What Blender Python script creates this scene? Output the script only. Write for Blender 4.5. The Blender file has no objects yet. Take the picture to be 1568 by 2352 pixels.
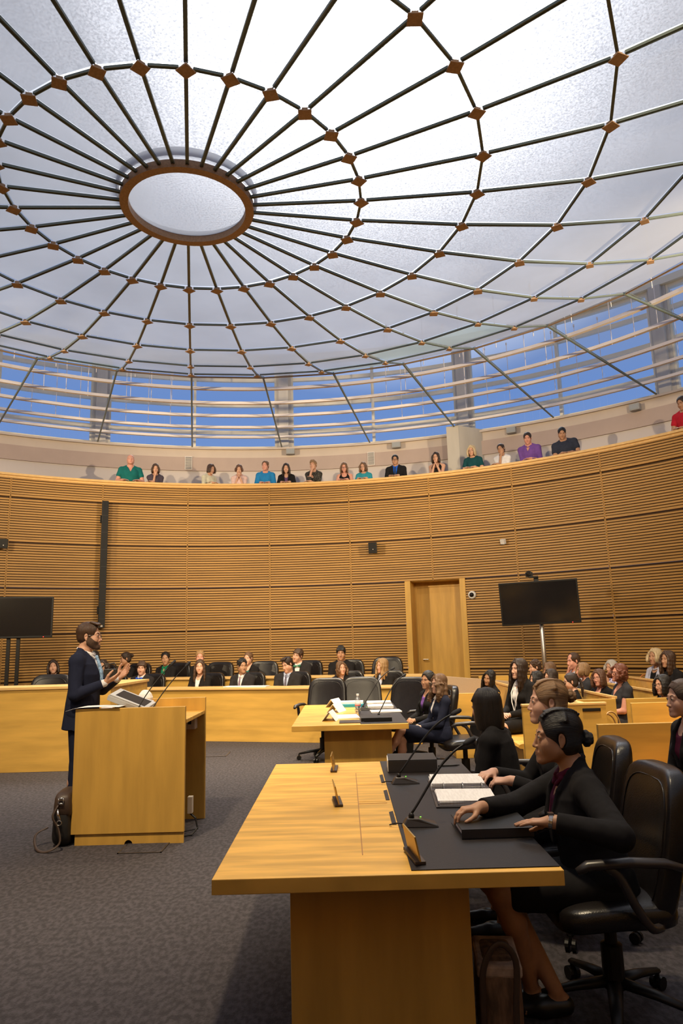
import bpy, bmesh, math, random
import numpy as np
from mathutils import Vector, Matrix
random.seed(7)
PI = math.pi
SC = bpy.context.scene
COL = SC.collection
# ---------------------------------------------------------------- camera
EYE = 1.56
PITCH, ROLL, FPX = .1806, -.0272, 1620.97
r0 = Vector((1, 0, 0)); f0 = Vector((0, math.cos(PITCH), math.sin(PITCH))); u0 = Vector((0, -math.sin(PITCH), math.cos(PITCH)))
rx = r0 * math.cos(ROLL) + u0 * math.sin(ROLL); ux = u0 * math.cos(ROLL) - r0 * math.sin(ROLL)
cd = bpy.data.cameras.new('camera'); cam = bpy.data.objects.new('camera', cd); COL.objects.link(cam)
cam.matrix_world = Matrix(((rx.x, ux.x, -f0.x, 0), (rx.y, ux.y, -f0.y, 0), (rx.z, ux.z, -f0.z, EYE), (0, 0, 0, 1)))
cd.sensor_fit = 'VERTICAL'; cd.sensor_height = 36; cd.lens = FPX / 2352 * 36
cd.clip_start = .05; cd.clip_end = 200
SC.camera = cam
SC.view_settings.view_transform = 'Standard'; SC.view_settings.look = 'None'
SC.view_settings.gamma = 1; SC.view_settings.use_curve_mapping = False
SC.view_settings.exposure = 0.0
SC.cycles.max_bounces = 7; SC.cycles.diffuse_bounces = 3; SC.cycles.glossy_bounces = 3
SC.cycles.transmission_bounces = 4; SC.cycles.transparent_max_bounces = 10
SC.cycles.sample_clamp_indirect = 6; SC.cycles.caustics_reflective = False; SC.cycles.caustics_refractive = False
SC.cycles.use_denoising = True

# ---------------------------------------------------------------- world: blue evening sky, bright thin cloud round the sun
SUN_EL, SUN_AZ = math.radians(48), math.radians(4)
W = bpy.data.worlds.new('sky'); SC.world = W; W.use_nodes = True
nt = W.node_tree; N = nt.nodes; L = nt.links; N.clear()
def nd(t, **k):
    n = N.new(t)
    for a, b in k.items():
        setattr(n, a, b)
    return n
tc = nd('ShaderNodeTexCoord'); sx = nd('ShaderNodeSeparateXYZ'); L.new(tc.outputs['Generated'], sx.inputs[0])
rmp = nd('ShaderNodeValToRGB'); L.new(sx.outputs['Z'], rmp.inputs[0])
cr = rmp.color_ramp
cr.elements[0].position = .0; cr.elements[0].color = (.27, .38, .70, 1)
cr.elements[1].position = 1; cr.elements[1].color = (.30, .33, .40, 1)
for p, c in ((.12, (.24, .36, .68, 1)), (.33, (.165, .29, .63, 1)), (.42, (.24, .31, .52, 1)), (.55, (.28, .32, .43, 1))):
    e = cr.elements.new(p); e.color = c
dot = nd('ShaderNodeVectorMath', operation='DOT_PRODUCT'); L.new(tc.outputs['Generated'], dot.inputs[0])
dot.inputs[1].default_value = (math.cos(SUN_EL) * math.sin(SUN_AZ), math.cos(SUN_EL) * math.cos(SUN_AZ), math.sin(SUN_EL))
glow = nd('ShaderNodeValToRGB'); L.new(dot.outputs['Value'], glow.inputs[0])
gr = glow.color_ramp
gr.elements[0].position = .88; gr.elements[0].color = (0, 0, 0, 1)
gr.elements[1].position = 1.0; gr.elements[1].color = (1, 1, 1, 1)
for p, v in ((.925, .035), (.945, .10), (.962, .25), (.985, .65)):
    e = gr.elements.new(p); e.color = (v, v, v, 1)
gm = nd('ShaderNodeVectorMath', operation='SCALE'); L.new(glow.outputs[0], gm.inputs[0]); gm.inputs['Scale'].default_value = 17
ad = nd('ShaderNodeVectorMath', operation='ADD'); L.new(rmp.outputs[0], ad.inputs[0]); L.new(gm.outputs[0], ad.inputs[1])
bg = nd('ShaderNodeBackground'); bg.inputs['Strength'].default_value = 1.0; L.new(ad.outputs[0], bg.inputs[0])
wo = nd('ShaderNodeOutputWorld'); L.new(bg.outputs[0], wo.inputs[0])

# ---------------------------------------------------------------- lamps (warm ceiling spotlights behind the camera; unseen spots added for gallery and furniture)
CX, CY = -1.334, 5.866
WARM = (1.0, .80, .51)
SPOTS = [  # angle about the room centre, radius, z, target, power, cone degrees
    (150, 8.6, 6.15, (2.5, 12.6, 3.0), 1250, 50), (180, 8.6, 6.15, (-1.5, 14.0, 3.0), 1250, 50), (210, 8.6, 6.15, (-5.5, 12.5, 3.0), 1250, 50),
    (98, 9.3, 5.0, (-4.0, 16.4, 6.7), 5200, 52), (262, 9.3, 5.0, (1.6, 16.6, 6.7), 5200, 52), (150, 9.3, 5.0, (6.0, 13.6, 6.1), 3200, 50), (215, 9.3, 5.0, (-8.0, 14.6, 6.1), 3200, 46),  # added floods at parapet height, aimed across to brighten the far gallery
    # added spots under bowl nodes, with no fixtures, to brighten the furniture below
    (145.6, 2.667, 5.50, (-.25, 3.9, 0), 760, 64), (33.12, 2.667, 5.50, (.1, 8.3, 0), 620, 90), (201.9, 2.667, 5.50, (-2.0, 6.4, .3), 1150, 70),
    (-11.88, 3.71, 5.6, (-2.4, 12.0, 0), 950, 95), (10.62, 3.71, 5.6, (0, 12.0, 0), 820, 95), (-56.88, 2.667, 5.5, (-4.2, 10.2, .5), 900, 80),
    (78.12, 3.71, 5.6, (3.0, 8.6, .3), 1250, 95), (111.87, 3.71, 5.6, (2.9, 5.7, .3), 750, 58),
]
def spot(deg, r, z, tgt, power, cone):
    a = math.radians(deg); p = Vector((CX + r * math.sin(a), CY + r * math.cos(a), z))
    ld = bpy.data.lights.new('spotlight_beam', 'SPOT'); ld.energy = power; ld.color = WARM
    ld.spot_size = math.radians(cone); ld.spot_blend = .85; ld.shadow_soft_size = .12
    o = bpy.data.objects.new('spotlight_beam', ld); COL.objects.link(o)
    o.location = p; o.rotation_euler = (Vector(tgt) - p).to_track_quat('-Z', 'Y').to_euler()
    return o, p
SPOT_OBJS = [(spot(*s), s) for s in SPOTS]

# ---------------------------------------------------------------- materials
MATS = {}
def mat(name, col, rough=.6, metal=0, spec=.5, noise=0, nscale=(8, 8, 8), bump=0, bscale=None, detail=3, coord='Object', coat=0, emit=None, dark=None, lo=.35, hi=.65, sheen=0):
    if name in MATS: return MATS[name]
    m = bpy.data.materials.new(name); m.use_nodes = True; t = m.node_tree
    b = t.nodes['Principled BSDF']
    b.inputs['Base Color'].default_value = (*col, 1); b.inputs['Roughness'].default_value = rough
    b.inputs['Metallic'].default_value = metal; b.inputs['Specular IOR Level'].default_value = spec
    if coat: b.inputs['Coat Weight'].default_value = coat; b.inputs['Coat Roughness'].default_value = .15
    if sheen: b.inputs['Sheen Weight'].default_value = sheen
    if emit: b.inputs['Emission Color'].default_value = (*emit[0], 1); b.inputs['Emission Strength'].default_value = emit[1]
    tcn = t.nodes.new('ShaderNodeTexCoord')
    def mapped(sc):
        mp = t.nodes.new('ShaderNodeMapping'); mp.inputs['Scale'].default_value = sc; t.links.new(tcn.outputs[coord], mp.inputs[0]); return mp
    if noise:
        mp = mapped(nscale); n = t.nodes.new('ShaderNodeTexNoise'); n.inputs['Scale'].default_value = 1; n.inputs['Detail'].default_value = detail
        t.links.new(mp.outputs[0], n.inputs['Vector'])
        r = t.nodes.new('ShaderNodeValToRGB'); t.links.new(n.outputs['Fac'], r.inputs[0])
        d = dark or tuple(c * (1 - noise) for c in col); h = tuple(min(1, c * (1 + noise * .6)) for c in col)
        r.color_ramp.elements[0].position = lo; r.color_ramp.elements[0].color = (*d, 1)
        r.color_ramp.elements[1].position = hi; r.color_ramp.elements[1].color = (*h, 1)
        t.links.new(r.outputs[0], b.inputs['Base Color'])
    if bump:
        mp = mapped(bscale or nscale); n = t.nodes.new('ShaderNodeTexNoise'); n.inputs['Scale'].default_value = 1; n.inputs['Detail'].default_value = 2
        t.links.new(mp.outputs[0], n.inputs['Vector'])
        bp = t.nodes.new('ShaderNodeBump'); bp.inputs['Strength'].default_value = min(1, bump); bp.inputs['Distance'].default_value = .004 * max(1, bump)
        t.links.new(n.outputs['Fac'], bp.inputs['Height']); t.links.new(bp.outputs[0], b.inputs['Normal'])
    MATS[name] = m; return m
MAPLE = mat('maple', (.66, .39, .085), .38, noise=.16, nscale=(1.2, 9, 9), detail=4, coat=.15)
MAPLE_X = mat('maple_figured', (.76, .43, .085), .42, spec=.35, noise=.24, nscale=(2.6, 17, 3), detail=3, coat=.08)
MAPLE_V = mat('maple_vertical', (.60, .345, .07), .42, noise=.13, nscale=(9, 9, 1.2), detail=4, coat=.1)
MAPLE_L = mat('maple_light_edge', (.74, .47, .18), .4, noise=.08, nscale=(3, 20, 20))
SLAT = mat('slat_wood', (.47, .25, .062), .5, noise=.14, nscale=(.9, .9, 22), detail=3)
GROOVE = mat('groove_back', (.07, .035, .014), .8)
PLY = mat('speckled_panel', (.45, .33, .22), .6, noise=.25, nscale=(160, 160, 160))
def carpet():
    m = mat('carpet', (.048, .041, .047), .95, noise=.42, nscale=(38, 22, 30), detail=6, bump=1.0, bscale=(160, 90, 60), lo=.40, hi=.62); return m
CARPET = carpet()
PLASTER = mat('plaster', (.60, .50, .42), .85, noise=.03, nscale=(3, 3, 3))
PLASTER_R = mat('plaster_rose', (.47, .36, .31), .85, noise=.03, nscale=(3, 3, 3))
PLASTER_L = mat('plaster_low', (.60, .53, .50), .85)
CONC = mat('pier_concrete', (.55, .50, .43), .8, noise=.06, nscale=(5, 5, 1))
CREAM = mat('cream_paint', (.74, .67, .52), .5)
RAIL = mat('rail_paint', (.78, .70, .64), .35)
STEEL_D = mat('dark_green_steel', (.13, .16, .145), .4, metal=.4)
BRONZE = mat('bronze_plate', (.42, .26, .15), .55, metal=.2, noise=.15, nscale=(60, 60, 60))
LEATHER = mat('black_leather', (.010, .008, .008), .30, spec=.5, bump=.18, bscale=(170, 170, 170), noise=.2, nscale=(20, 20, 20))
PLASTIC = mat('black_plastic', (.010, .009, .009), .45, spec=.3)
SATIN = mat('black_satin', (.035, .030, .030), .35)
MATBLK = mat('desk_mat_black', (.016, .012, .012), .50, spec=.28, noise=.15, nscale=(60, 60, 60), bump=.15, bscale=(300, 300, 300))
CHROME = mat('chrome', (.65, .62, .58), .18, metal=1)
BRUSHED = mat('brushed_steel', (.50, .47, .44), .35, metal=.9)
BRASS = mat('brass_plate', (.50, .33, .10), .38, metal=.75)
WHITE = mat('white_paper', (.82, .80, .80), .7)
PAGE = mat('printed_page', (.80, .77, .76), .75, noise=.09, nscale=(120, 16, 10))
GREYP = mat('grey_plastic', (.36, .35, .34), .5, spec=.3)
SCREEN = mat('dark_screen', (.012, .011, .012), .12)
SCREEN2 = mat('monitor_screen', (.035, .026, .02), .6, spec=.05)
TEAL_F = mat('teal_folder', (.02, .30, .42), .5)
BROWN_L = mat('brown_leather', (.055, .032, .02), .5, bump=.2, bscale=(90, 90, 90))
LEDG = mat('green_led', (.1, .8, .05), .4, emit=((.2, 1, .05), 2.5))
LEDR = mat('red_led', (.9, .02, .02), .4, emit=((1, .03, .02), 3.0))
def glassm(name, tint, gl=.12, rough=.03):
    if name in MATS: return MATS[name]
    m = bpy.data.materials.new(name); m.use_nodes = True; t = m.node_tree; t.nodes.clear()
    a = t.nodes.new('ShaderNodeBsdfTransparent'); a.inputs[0].default_value = (*tint, 1)
    g = t.nodes.new('ShaderNodeBsdfGlossy'); g.inputs['Roughness'].default_value = rough
    x = t.nodes.new('ShaderNodeMixShader'); x.inputs[0].default_value = gl
    o = t.nodes.new('ShaderNodeOutputMaterial')
    t.links.new(a.outputs[0], x.inputs[1]); t.links.new(g.outputs[0], x.inputs[2]); t.links.new(x.outputs[0], o.inputs[0])
    MATS[name] = m; return m
GLASS = glassm('clear_glass', (.95, .97, .98), .05)
PETG = glassm('bottle_plastic', (.90, .92, .94), .22, .12)
def frosted(name, tint, tr=.24):
    """textured frosted glass: part of the light goes straight on, the rest is scattered"""
    m = bpy.data.materials.new(name); m.use_nodes = True; t = m.node_tree; t.nodes.clear()
    tcn = t.nodes.new('ShaderNodeTexCoord')
    n1 = t.nodes.new('ShaderNodeTexNoise'); n1.inputs['Scale'].default_value = 60; n1.inputs['Detail'].default_value = 3; n1.inputs['Roughness'].default_value = .7
    n2 = t.nodes.new('ShaderNodeTexNoise'); n2.inputs['Scale'].default_value = .9; n2.inputs['Detail'].default_value = 5
    t.links.new(tcn.outputs['Object'], n1.inputs['Vector']); t.links.new(tcn.outputs['Object'], n2.inputs['Vector'])
    mr = t.nodes.new('ShaderNodeMapRange'); mr.inputs['From Min'].default_value = .33; mr.inputs['From Max'].default_value = .67
    mr.inputs['To Min'].default_value = .30; mr.inputs['To Max'].default_value = 1.25; t.links.new(n1.outputs['Fac'], mr.inputs['Value'])
    m2 = t.nodes.new('ShaderNodeMapRange'); m2.inputs['From Min'].default_value = .3; m2.inputs['From Max'].default_value = .7
    m2.inputs['To Min'].default_value = .78; m2.inputs['To Max'].default_value = 1.0; t.links.new(n2.outputs['Fac'], m2.inputs['Value'])
    c1 = t.nodes.new('ShaderNodeVectorMath'); c1.operation = 'SCALE'; c1.inputs[0].default_value = tint; t.links.new(mr.outputs[0], c1.inputs['Scale'])
    c2 = t.nodes.new('ShaderNodeVectorMath'); c2.operation = 'SCALE'; c2.inputs[0].default_value = tint; t.links.new(m2.outputs[0], c2.inputs['Scale'])
    a = t.nodes.new('ShaderNodeBsdfTransparent'); t.links.new(c1.outputs[0], a.inputs[0])
    b = t.nodes.new('ShaderNodeBsdfTranslucent'); t.links.new(c2.outputs[0], b.inputs[0])
    d = t.nodes.new('ShaderNodeBsdfDiffuse'); d.inputs[0].default_value = (.75, .74, .74, 1)
    x1 = t.nodes.new('ShaderNodeMixShader'); x1.inputs[0].default_value = tr; t.links.new(b.outputs[0], x1.inputs[1]); t.links.new(a.outputs[0], x1.inputs[2])
    x2 = t.nodes.new('ShaderNodeMixShader'); x2.inputs[0].default_value = .22; t.links.new(x1.outputs[0], x2.inputs[1]); t.links.new(d.outputs[0], x2.inputs[2])
    o = t.nodes.new('ShaderNodeOutputMaterial'); t.links.new(x2.outputs[0], o.inputs[0])
    MATS[name] = m; return m
FROST = frosted('frosted_glass', (.69, .70, .73))
FROST_G = frosted('frosted_glass_greenish', (.66, .75, .69))

# ---------------------------------------------------------------- object helpers
def tag(o, label=None, cat=None, group=None, kind=None):
    if label: o['label'] = label
    if cat: o['category'] = cat
    if group: o['group'] = group
    if kind: o['kind'] = kind
    return o
def thing(name, label, cat, loc=(0, 0, 0), rz=0, group=None):
    o = bpy.data.objects.new(name, None); COL.objects.link(o); o.empty_display_size = .1
    o.location = loc; o.rotation_euler = (0, 0, rz); tag(o, label, cat, group); return o
def link(name, me, m=None, parent=None, smooth=False):
    o = bpy.data.objects.new(name, me); COL.objects.link(o)
    if m is not None:
        for x in (m if isinstance(m, (list, tuple)) else [m]): me.materials.append(x)
    if parent: o.parent = parent
    if smooth: me.polygons.foreach_set('use_smooth', [True] * len(me.polygons))
    return o
def fin(name, bm, m, parent=None, bevel=0, smooth=False, label=None):
    me = bpy.data.meshes.new(name); bm.normal_update(); bm.to_mesh(me); bm.free()
    o = link(name, me, m, parent, smooth)
    if bevel:
        b = o.modifiers.new('b', 'BEVEL'); b.width = bevel; b.segments = 2; b.limit_method = 'ANGLE'; b.angle_limit = math.radians(40)
    if label: o['label'] = label
    return o
def copytree(o, parent=None):
    c = o.copy(); COL.objects.link(c)
    if parent: c.parent = parent
    for ch in o.children: copytree(ch, c)
    return c
def bx(bm, x0, x1, y0, y1, z0, z1, M=None, mi=0):
    vs = [bm.verts.new((x, y, z)) for z in (z0, z1) for y in (y0, y1) for x in (x0, x1)]
    if M is not None:
        for v in vs: v.co = M @ v.co
    for q in ((0, 2, 3, 1), (4, 5, 7, 6), (0, 1, 5, 4), (2, 6, 7, 3), (0, 4, 6, 2), (1, 3, 7, 5)):
        f = bm.faces.new([vs[i] for i in q]); f.material_index = mi
    return vs
def box(name, x0, x1, y0, y1, z0, z1, m, parent=None, bevel=.003, M=None, label=None):
    bm = bmesh.new(); bx(bm, x0, x1, y0, y1, z0, z1, M); return fin(name, bm, m, parent, bevel, label=label)
def prism(bm, poly, z0, z1, M=None):
    """vertical prism on an xy polygon (counter-clockwise)"""
    a = [bm.verts.new((x, y, z0)) for x, y in poly]; b = [bm.verts.new((x, y, z1)) for x, y in poly]
    if M is not None:
        for v in a + b: v.co = M @ v.co
    bm.faces.new(a[::-1]); bm.faces.new(b); n = len(poly)
    for i in range(n): bm.faces.new((a[i], a[(i + 1) % n], b[(i + 1) % n], b[i]))
def tube(bm, pts, r, n=8, closed=False, sy=1.0):
    pts = [Vector(p) for p in pts]; m = len(pts); rs = r if isinstance(r, (list, tuple)) else [r] * m
    rings = []; up = None
    for i, p in enumerate(pts):
        if closed: t = pts[(i + 1) % m] - pts[i - 1]
        else: t = pts[min(i + 1, m - 1)] - pts[max(i - 1, 0)]
        t.normalize()
        if up is None:
            up = Vector((0, 0, 1)) if abs(t.z) < .9 else Vector((0, 1, 0))
        s = t.cross(up); s.normalize(); up = s.cross(t); up.normalize()
        rings.append([bm.verts.new(p + (s * math.cos(a) + up * math.sin(a) * sy) * rs[i]) for a in (2 * PI * j / n for j in range(n))])
    for i in range(m if closed else m - 1):
        A, B = rings[i], rings[(i + 1) % m]
        for j in range(n): bm.faces.new((A[j], A[(j + 1) % n], B[(j + 1) % n], B[j]))
    if not closed:
        bm.faces.new(rings[0][::-1]); bm.faces.new(rings[-1])
def smooth_path(pts, k=5):
    pts = [Vector(p) for p in pts]; P = [pts[0] * 2 - pts[1]] + pts + [pts[-1] * 2 - pts[-2]]; out = []
    for i in range(1, len(P) - 2):
        a, b, c, d = P[i - 1:i + 3]
        for q in range(k):
            t = q / k; out.append(.5 * ((2 * b) + (c - a) * t + (2 * a - 5 * b + 4 * c - d) * t * t + (3 * b - a - 3 * c + d) * t ** 3))
    return out + [pts[-1]]
def lathe(bm, prof, n=20, o=(0, 0, 0), M=None):
    rings = []
    for r, z in prof:
        ring = [bm.verts.new((o[0] + max(r, 1e-4) * math.cos(2 * PI * j / n), o[1] + max(r, 1e-4) * math.sin(2 * PI * j / n), o[2] + z)) for j in range(n)]
        if M is not None:
            for v in ring: v.co = M @ v.co
        rings.append(ring)
    for A, B in zip(rings, rings[1:]):
        for j in range(n): bm.faces.new((A[j], A[(j + 1) % n], B[(j + 1) % n], B[j]))
    bm.faces.new(rings[0][::-1]); bm.faces.new(rings[-1])
def pad(bm, rx_, ry_, rz_, e=.45, nu=24, nv=14, f=None):
    """rounded cushion: superellipsoid, optionally bent by f(Vector)->Vector"""
    sg = lambda v, p: math.copysign(abs(v) ** p, v)
    rings = []
    for i in range(1, nv):
        b = -PI / 2 + PI * i / nv
        ring = []
        for j in range(nu):
            a = 2 * PI * j / nu
            p = Vector((rx_ * sg(math.cos(b), e) * sg(math.cos(a), e), ry_ * sg(math.cos(b), e) * sg(math.sin(a), e), rz_ * sg(math.sin(b), e)))
            ring.append(bm.verts.new(f(p) if f else p))
        rings.append(ring)
    lo_ = Vector((0, 0, -rz_)); hi_ = Vector((0, 0, rz_))
    lo_ = bm.verts.new(f(lo_) if f else lo_); hi_ = bm.verts.new(f(hi_) if f else hi_)
    for A, B in zip(rings, rings[1:]):
        for j in range(nu): bm.faces.new((A[j], A[(j + 1) % nu], B[(j + 1) % nu], B[j]))
    for j in range(nu):
        bm.faces.new((lo_, rings[0][(j + 1) % nu], rings[0][j])); bm.faces.new((hi_, rings[-1][j], rings[-1][(j + 1) % nu]))
def pol(r, deg, z=0):
    a = math.radians(deg); return Vector((CX + r * math.sin(a), CY + r * math.cos(a), z))
def arc_solid(bm, ra, rb, z0, z1, d0, d1, n, mi=0, za=None, zb=None):
    """ring-segment solid between radii ra<rb; za/zb: heights offset at inner edge (unused)"""
    prev = None
    for i in range(n + 1):
        d = d0 + (d1 - d0) * i / n
        q = [bm.verts.new(pol(ra, d, z0)), bm.verts.new(pol(rb, d, z0)), bm.verts.new(pol(rb, d, z1)), bm.verts.new(pol(ra, d, z1))]
        if prev:
            for k in range(4):
                f = bm.faces.new((prev[k], q[k], q[(k + 1) % 4], prev[(k + 1) % 4])); f.material_index = mi
        else:
            f = bm.faces.new(q); f.material_index = mi
        prev = q
    f = bm.faces.new(prev[::-1]); f.material_index = mi
def strip(bm, prof, d0, d1, n, mi=None):
    """revolve an open profile [(r,z)] about the room centre"""
    prev = None
    for i in range(n + 1):
        d = d0 + (d1 - d0) * i / n
        q = [bm.verts.new(pol(r, d, z)) for r, z in prof]
        if prev:
            for k in range(len(prof) - 1):
                f = bm.faces.new((q[k], prev[k], prev[k + 1], q[k + 1]))
                if mi: f.material_index = mi[k]
        prev = q

# ================================================================ THE ROOM
def struct(name, bm, m, bevel=0): 
    o = fin(name, bm, m, None, bevel); o['kind'] = 'structure'; return o
RW = 9.65
bm = bmesh.new()
prev = None
vs = [bm.verts.new(pol(10.4, d, 0)) for d in range(0, 360, 5)]; vb = [bm.verts.new(pol(10.4, d, -.2)) for d in range(0, 360, 5)]
bm.faces.new(vs[::-1]); bm.faces.new(vb)
for i in range(len(vs)): bm.faces.new((vs[i], vb[i], vb[(i + 1) % len(vs)], vs[(i + 1) % len(vs)]))
struct('floor', bm, CARPET)

BANDS = [.026, .940, 1.854, 2.768, 3.682, 4.596, 5.035]
SEAM0, SEAMD = -1.66, 10.62
D0, D1 = 16.6, 22.9           # the door opening
def band_profile(z0, z1):
    prof = [(RW + .02, z0 + .012), (RW - .028, z0 + .012), (RW - .028, z0 + .055)]; mi = [0, 0]
    n = max(1, round((z1 - z0 - .082) / .0505)); p = (z1 - z0 - .082) / n; z = z0 + .055
    for i in range(n):
        prof += [(RW + .022, z), (RW + .022, z + p * .36), (RW, z + p * .36), (RW, z + p)]
        mi += [0, 1, 0, 0]
        z += p
    prof += [(RW + .03, z), (RW + .03, z1 + .012)]; mi += [0, 1]
    mi += [1] * (len(prof) - 1 - len(mi))
    return prof, mi
bm = bmesh.new()
cols = []
k = -8
while k <= 8:
    a, b = SEAM0 + k * SEAMD, SEAM0 + (k + 1) * SEAMD
    cols.append((a, b)); k += 1
for a, b in cols:
    for z0, z1 in zip(BANDS, BANDS[1:]):
        prof, mi = band_profile(z0, z1)
        segs = [(a + .06, b - .06)]
        if z1 < 2.8:
            out = []
            for s, e in segs:
                if e <= D0 - .7 or s >= D1 + .7: out.append((s, e)); continue
                if s < D0 - .7: out.append((s, D0 - .7))
                if e > D1 + .7: out.append((D1 + .7, e))
            segs = out
        for s, e in segs:
            strip(bm, prof, s, e, max(1, round((e - s) / 1.8)), mi)
    # upright batten in each seam
    for sgn in (-1, 1):
        c = a + sgn * .055
        z00 = 2.768 if D0 - .7 < a < D1 + .7 else .03
        arc_solid(bm, RW - .008, RW + .02, z00, 5.035, c - .035, c + .035, 1)
    arc_solid(bm, RW + .02, RW + .03, .03 if not D0 - .7 < a < D1 + .7 else 2.768, 5.035, a - .06, a + .06, 1, 1)
# the wall behind the camera is plain
arc_solid(bm, RW, RW + .06, 0, 5.035, SEAM0 + 9 * SEAMD, SEAM0 + 360 - 8 * SEAMD, 60)
struct('wall_back', bm, [SLAT, GROOVE])
# rail cap on the parapet
bm = bmesh.new(); arc_solid(bm, RW - .07, RW + .30, 5.035, 5.08, -95, 95, 110)
arc_solid(bm, RW - .02, RW + .25, 4.99, 5.035, -95, 95, 110)
arc_solid(bm, RW - .07, RW + .30, 5.035, 5.08, 95, 265, 60)
struct('trim_1', bm, MAPLE_L)
bm = bmesh.new(); arc_solid(bm, RW + .16, RW + .22, 4.0, 5.04, -180, 180, 120); struct('wall_parapet', bm, PLASTER_L)
# door recess: jambs, lintel, door leaf
bm = bmesh.new()
arc_solid(bm, RW - .015, RW + .55, .02, 2.79, D0 - .7, D0 + .02, 1)
arc_solid(bm, RW - .015, RW + .55, .02, 2.79, D1 - .02, D1 + .7, 1)
arc_solid(bm, RW + .03, RW + .55, 2.765, 2.80, D0, D1, 3)
struct('trim_2', bm, MAPLE_V, .004)
bm = bmesh.new(); arc_solid(bm, RW + .50, RW + .55, .02, 2.765, D0, D1, 4)
arc_solid(bm, RW + .475, RW + .50, .02, 2.70, D0, D0 + .35, 1); arc_solid(bm, RW + .475, RW + .50, .02, 2.70, D1 - .35, D1, 1)
arc_solid(bm, RW + .475, RW + .50, 2.66, 2.765, D0, D1, 4)
door = struct('door_1', bm, MAPLE_V, .003)
bm = bmesh.new(); p = pol(RW + .47, D0 + .75, 1.12); q = pol(RW + .43, D0 + .75, 1.12); e = pol(RW + .43, D0 + 1.4, 1.12)
tube(bm, [p, q, e], .011); fin('door_handle', bm, BRUSHED, door)
# gallery floor and outer wall
bm = bmesh.new(); arc_solid(bm, RW + .16, 11.5, 3.9, 4.0, -180, 180, 120); struct('floor_gallery', bm, CARPET)
bm = bmesh.new()
arc_solid(bm, 11.36, 11.6, 4.0, 5.79, -180, 180, 120, 2)
arc_solid(bm, 11.31, 11.6, 5.79, 6.13, -180, 180, 120, 1)
arc_solid(bm, 11.35, 11.6, 6.13, 6.34, -180, 180, 120, 0)
arc_solid(bm, 11.28, 11.7, 6.34, 6.385, -180, 180, 120, 0)
struct('wall_gallery', bm, [PLASTER, PLASTER_R, PLASTER_L])
# window bays between piers: sixteen round the room
PIER0, PIERD = .0, 22.62
nbay = 16
pd = 360 / nbay
for i in range(nbay):
    a = -.35 + i * pd; a = a if a < 180 else a - 360
    if a > 0: a = -.35 + i * 22.8 if i < 5 else a
    bm = bmesh.new(); arc_solid(bm, 11.30, 11.75, 6.385, 8.75, a - .62, a + .62, 2)
    arc_solid(bm, 11.42, 11.68, 6.385, 8.75, a - .95, a + .95, 2)
    t = fin('pier', bm, CONC, None, .01)
    tag(t, None, None); t['kind'] = 'structure'; t.name = 'wall_pier'
    if i == nbay - 1: nxt = a + pd
    nxt = -.35 + (i + 1) * 22.8 if i < 4 else (-.35 + (i + 1) * pd if i < 8 else a + pd)
    s, e = a + .95, nxt - .95
    bm = bmesh.new()
    for z in (6.42, 6.84, 7.56, 8.24, 8.72):
        arc_solid(bm, 11.47, 11.56, z - .045, z + .045, s, e, 6)
    mid = (s + e) / 2
    arc_solid(bm, 11.45, 11.57, 6.385, 8.75, mid - .16, mid + .16, 1)
    for q in (s + .12, e - .12): arc_solid(bm, 11.46, 11.57, 6.385, 8.75, q - .12, q + .12, 1)
    w = fin('window_%d' % (i + 1), bm, CREAM); w['kind'] = 'structure'
    bm = bmesh.new(); arc_solid(bm, 11.51, 11.516, 6.385, 8.75, s, e, 6); fin('pane', bm, GLASS, w)
# ring beam the window heads and the roof cables hang from
bm = bmesh.new(); arc_solid(bm, 11.35, 11.75, 8.75, 8.90, -180, 180, 96); struct('trim_3', bm, CREAM)
# block of wall standing forward of the gallery wall
bm = bmesh.new()
prism(bm, [tuple(pol(10.75, 20.9).xy), tuple(pol(10.75, 22.4).xy), tuple(pol(11.34, 24.6).xy), tuple(pol(11.34, 20.8).xy)][::-1], 4.0, 6.42)
struct('wall_block', bm, CONC)

# ================================================================ THE HANGING GLASS BOWL
RINGS = [(.60, 3.96 + EYE), (1.592, 3.983 + EYE), (2.667, 4.047 + EYE), (3.710, 4.146 + EYE), (4.738, 4.318 + EYE), (5.728, 4.566 + EYE), (6.788, 4.925 + EYE)]
PH = math.degrees(-.2073)
def dome_pt(ri, j, dz=0):
    r, z = RINGS[ri]; return pol(r, PH + j * 11.25, z + dz)
dome = thing('skylight_bowl', 'shallow hanging bowl of frosted glass panes on radiating dark ribs over the whole hall', 'skylight', (CX, CY, 5.5))
def local(bm):
    for v in bm.verts: v.co -= Vector((CX, CY, 5.5))
    return bm
def scr(p):
    d = Vector(p) - Vector((0, 0, EYE)); c = d.dot(f0)
    if c < .3: return None
    return 784 + FPX * d.dot(rx) / c, 1176 - FPX * d.dot(ux) / c
def inframe(p, m=40):
    q = scr(p); return q is not None and -m < q[0] < 1568 + m and -m < q[1] < 2352 + m
panes = []
greens = {(4, 4), (4, 3), (5, 2), (5, 30)}
for ri in range(6):
    for j in range(32):
        c = (dome_pt(ri, j) + dome_pt(ri + 1, j + 1)) / 2
        vis = any(inframe(p) for p in (c, dome_pt(ri, j), dome_pt(ri + 1, j), dome_pt(ri + 1, j + 1)))
        d = (c - Vector((0, 0, EYE))).length
        size = (RINGS[ri + 1][0] - RINGS[ri][0]) * (RINGS[ri + 1][0] + RINGS[ri][0]) / d ** 2
        panes.append((0 if vis else 1, -size, ri, j))
panes.sort()
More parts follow.
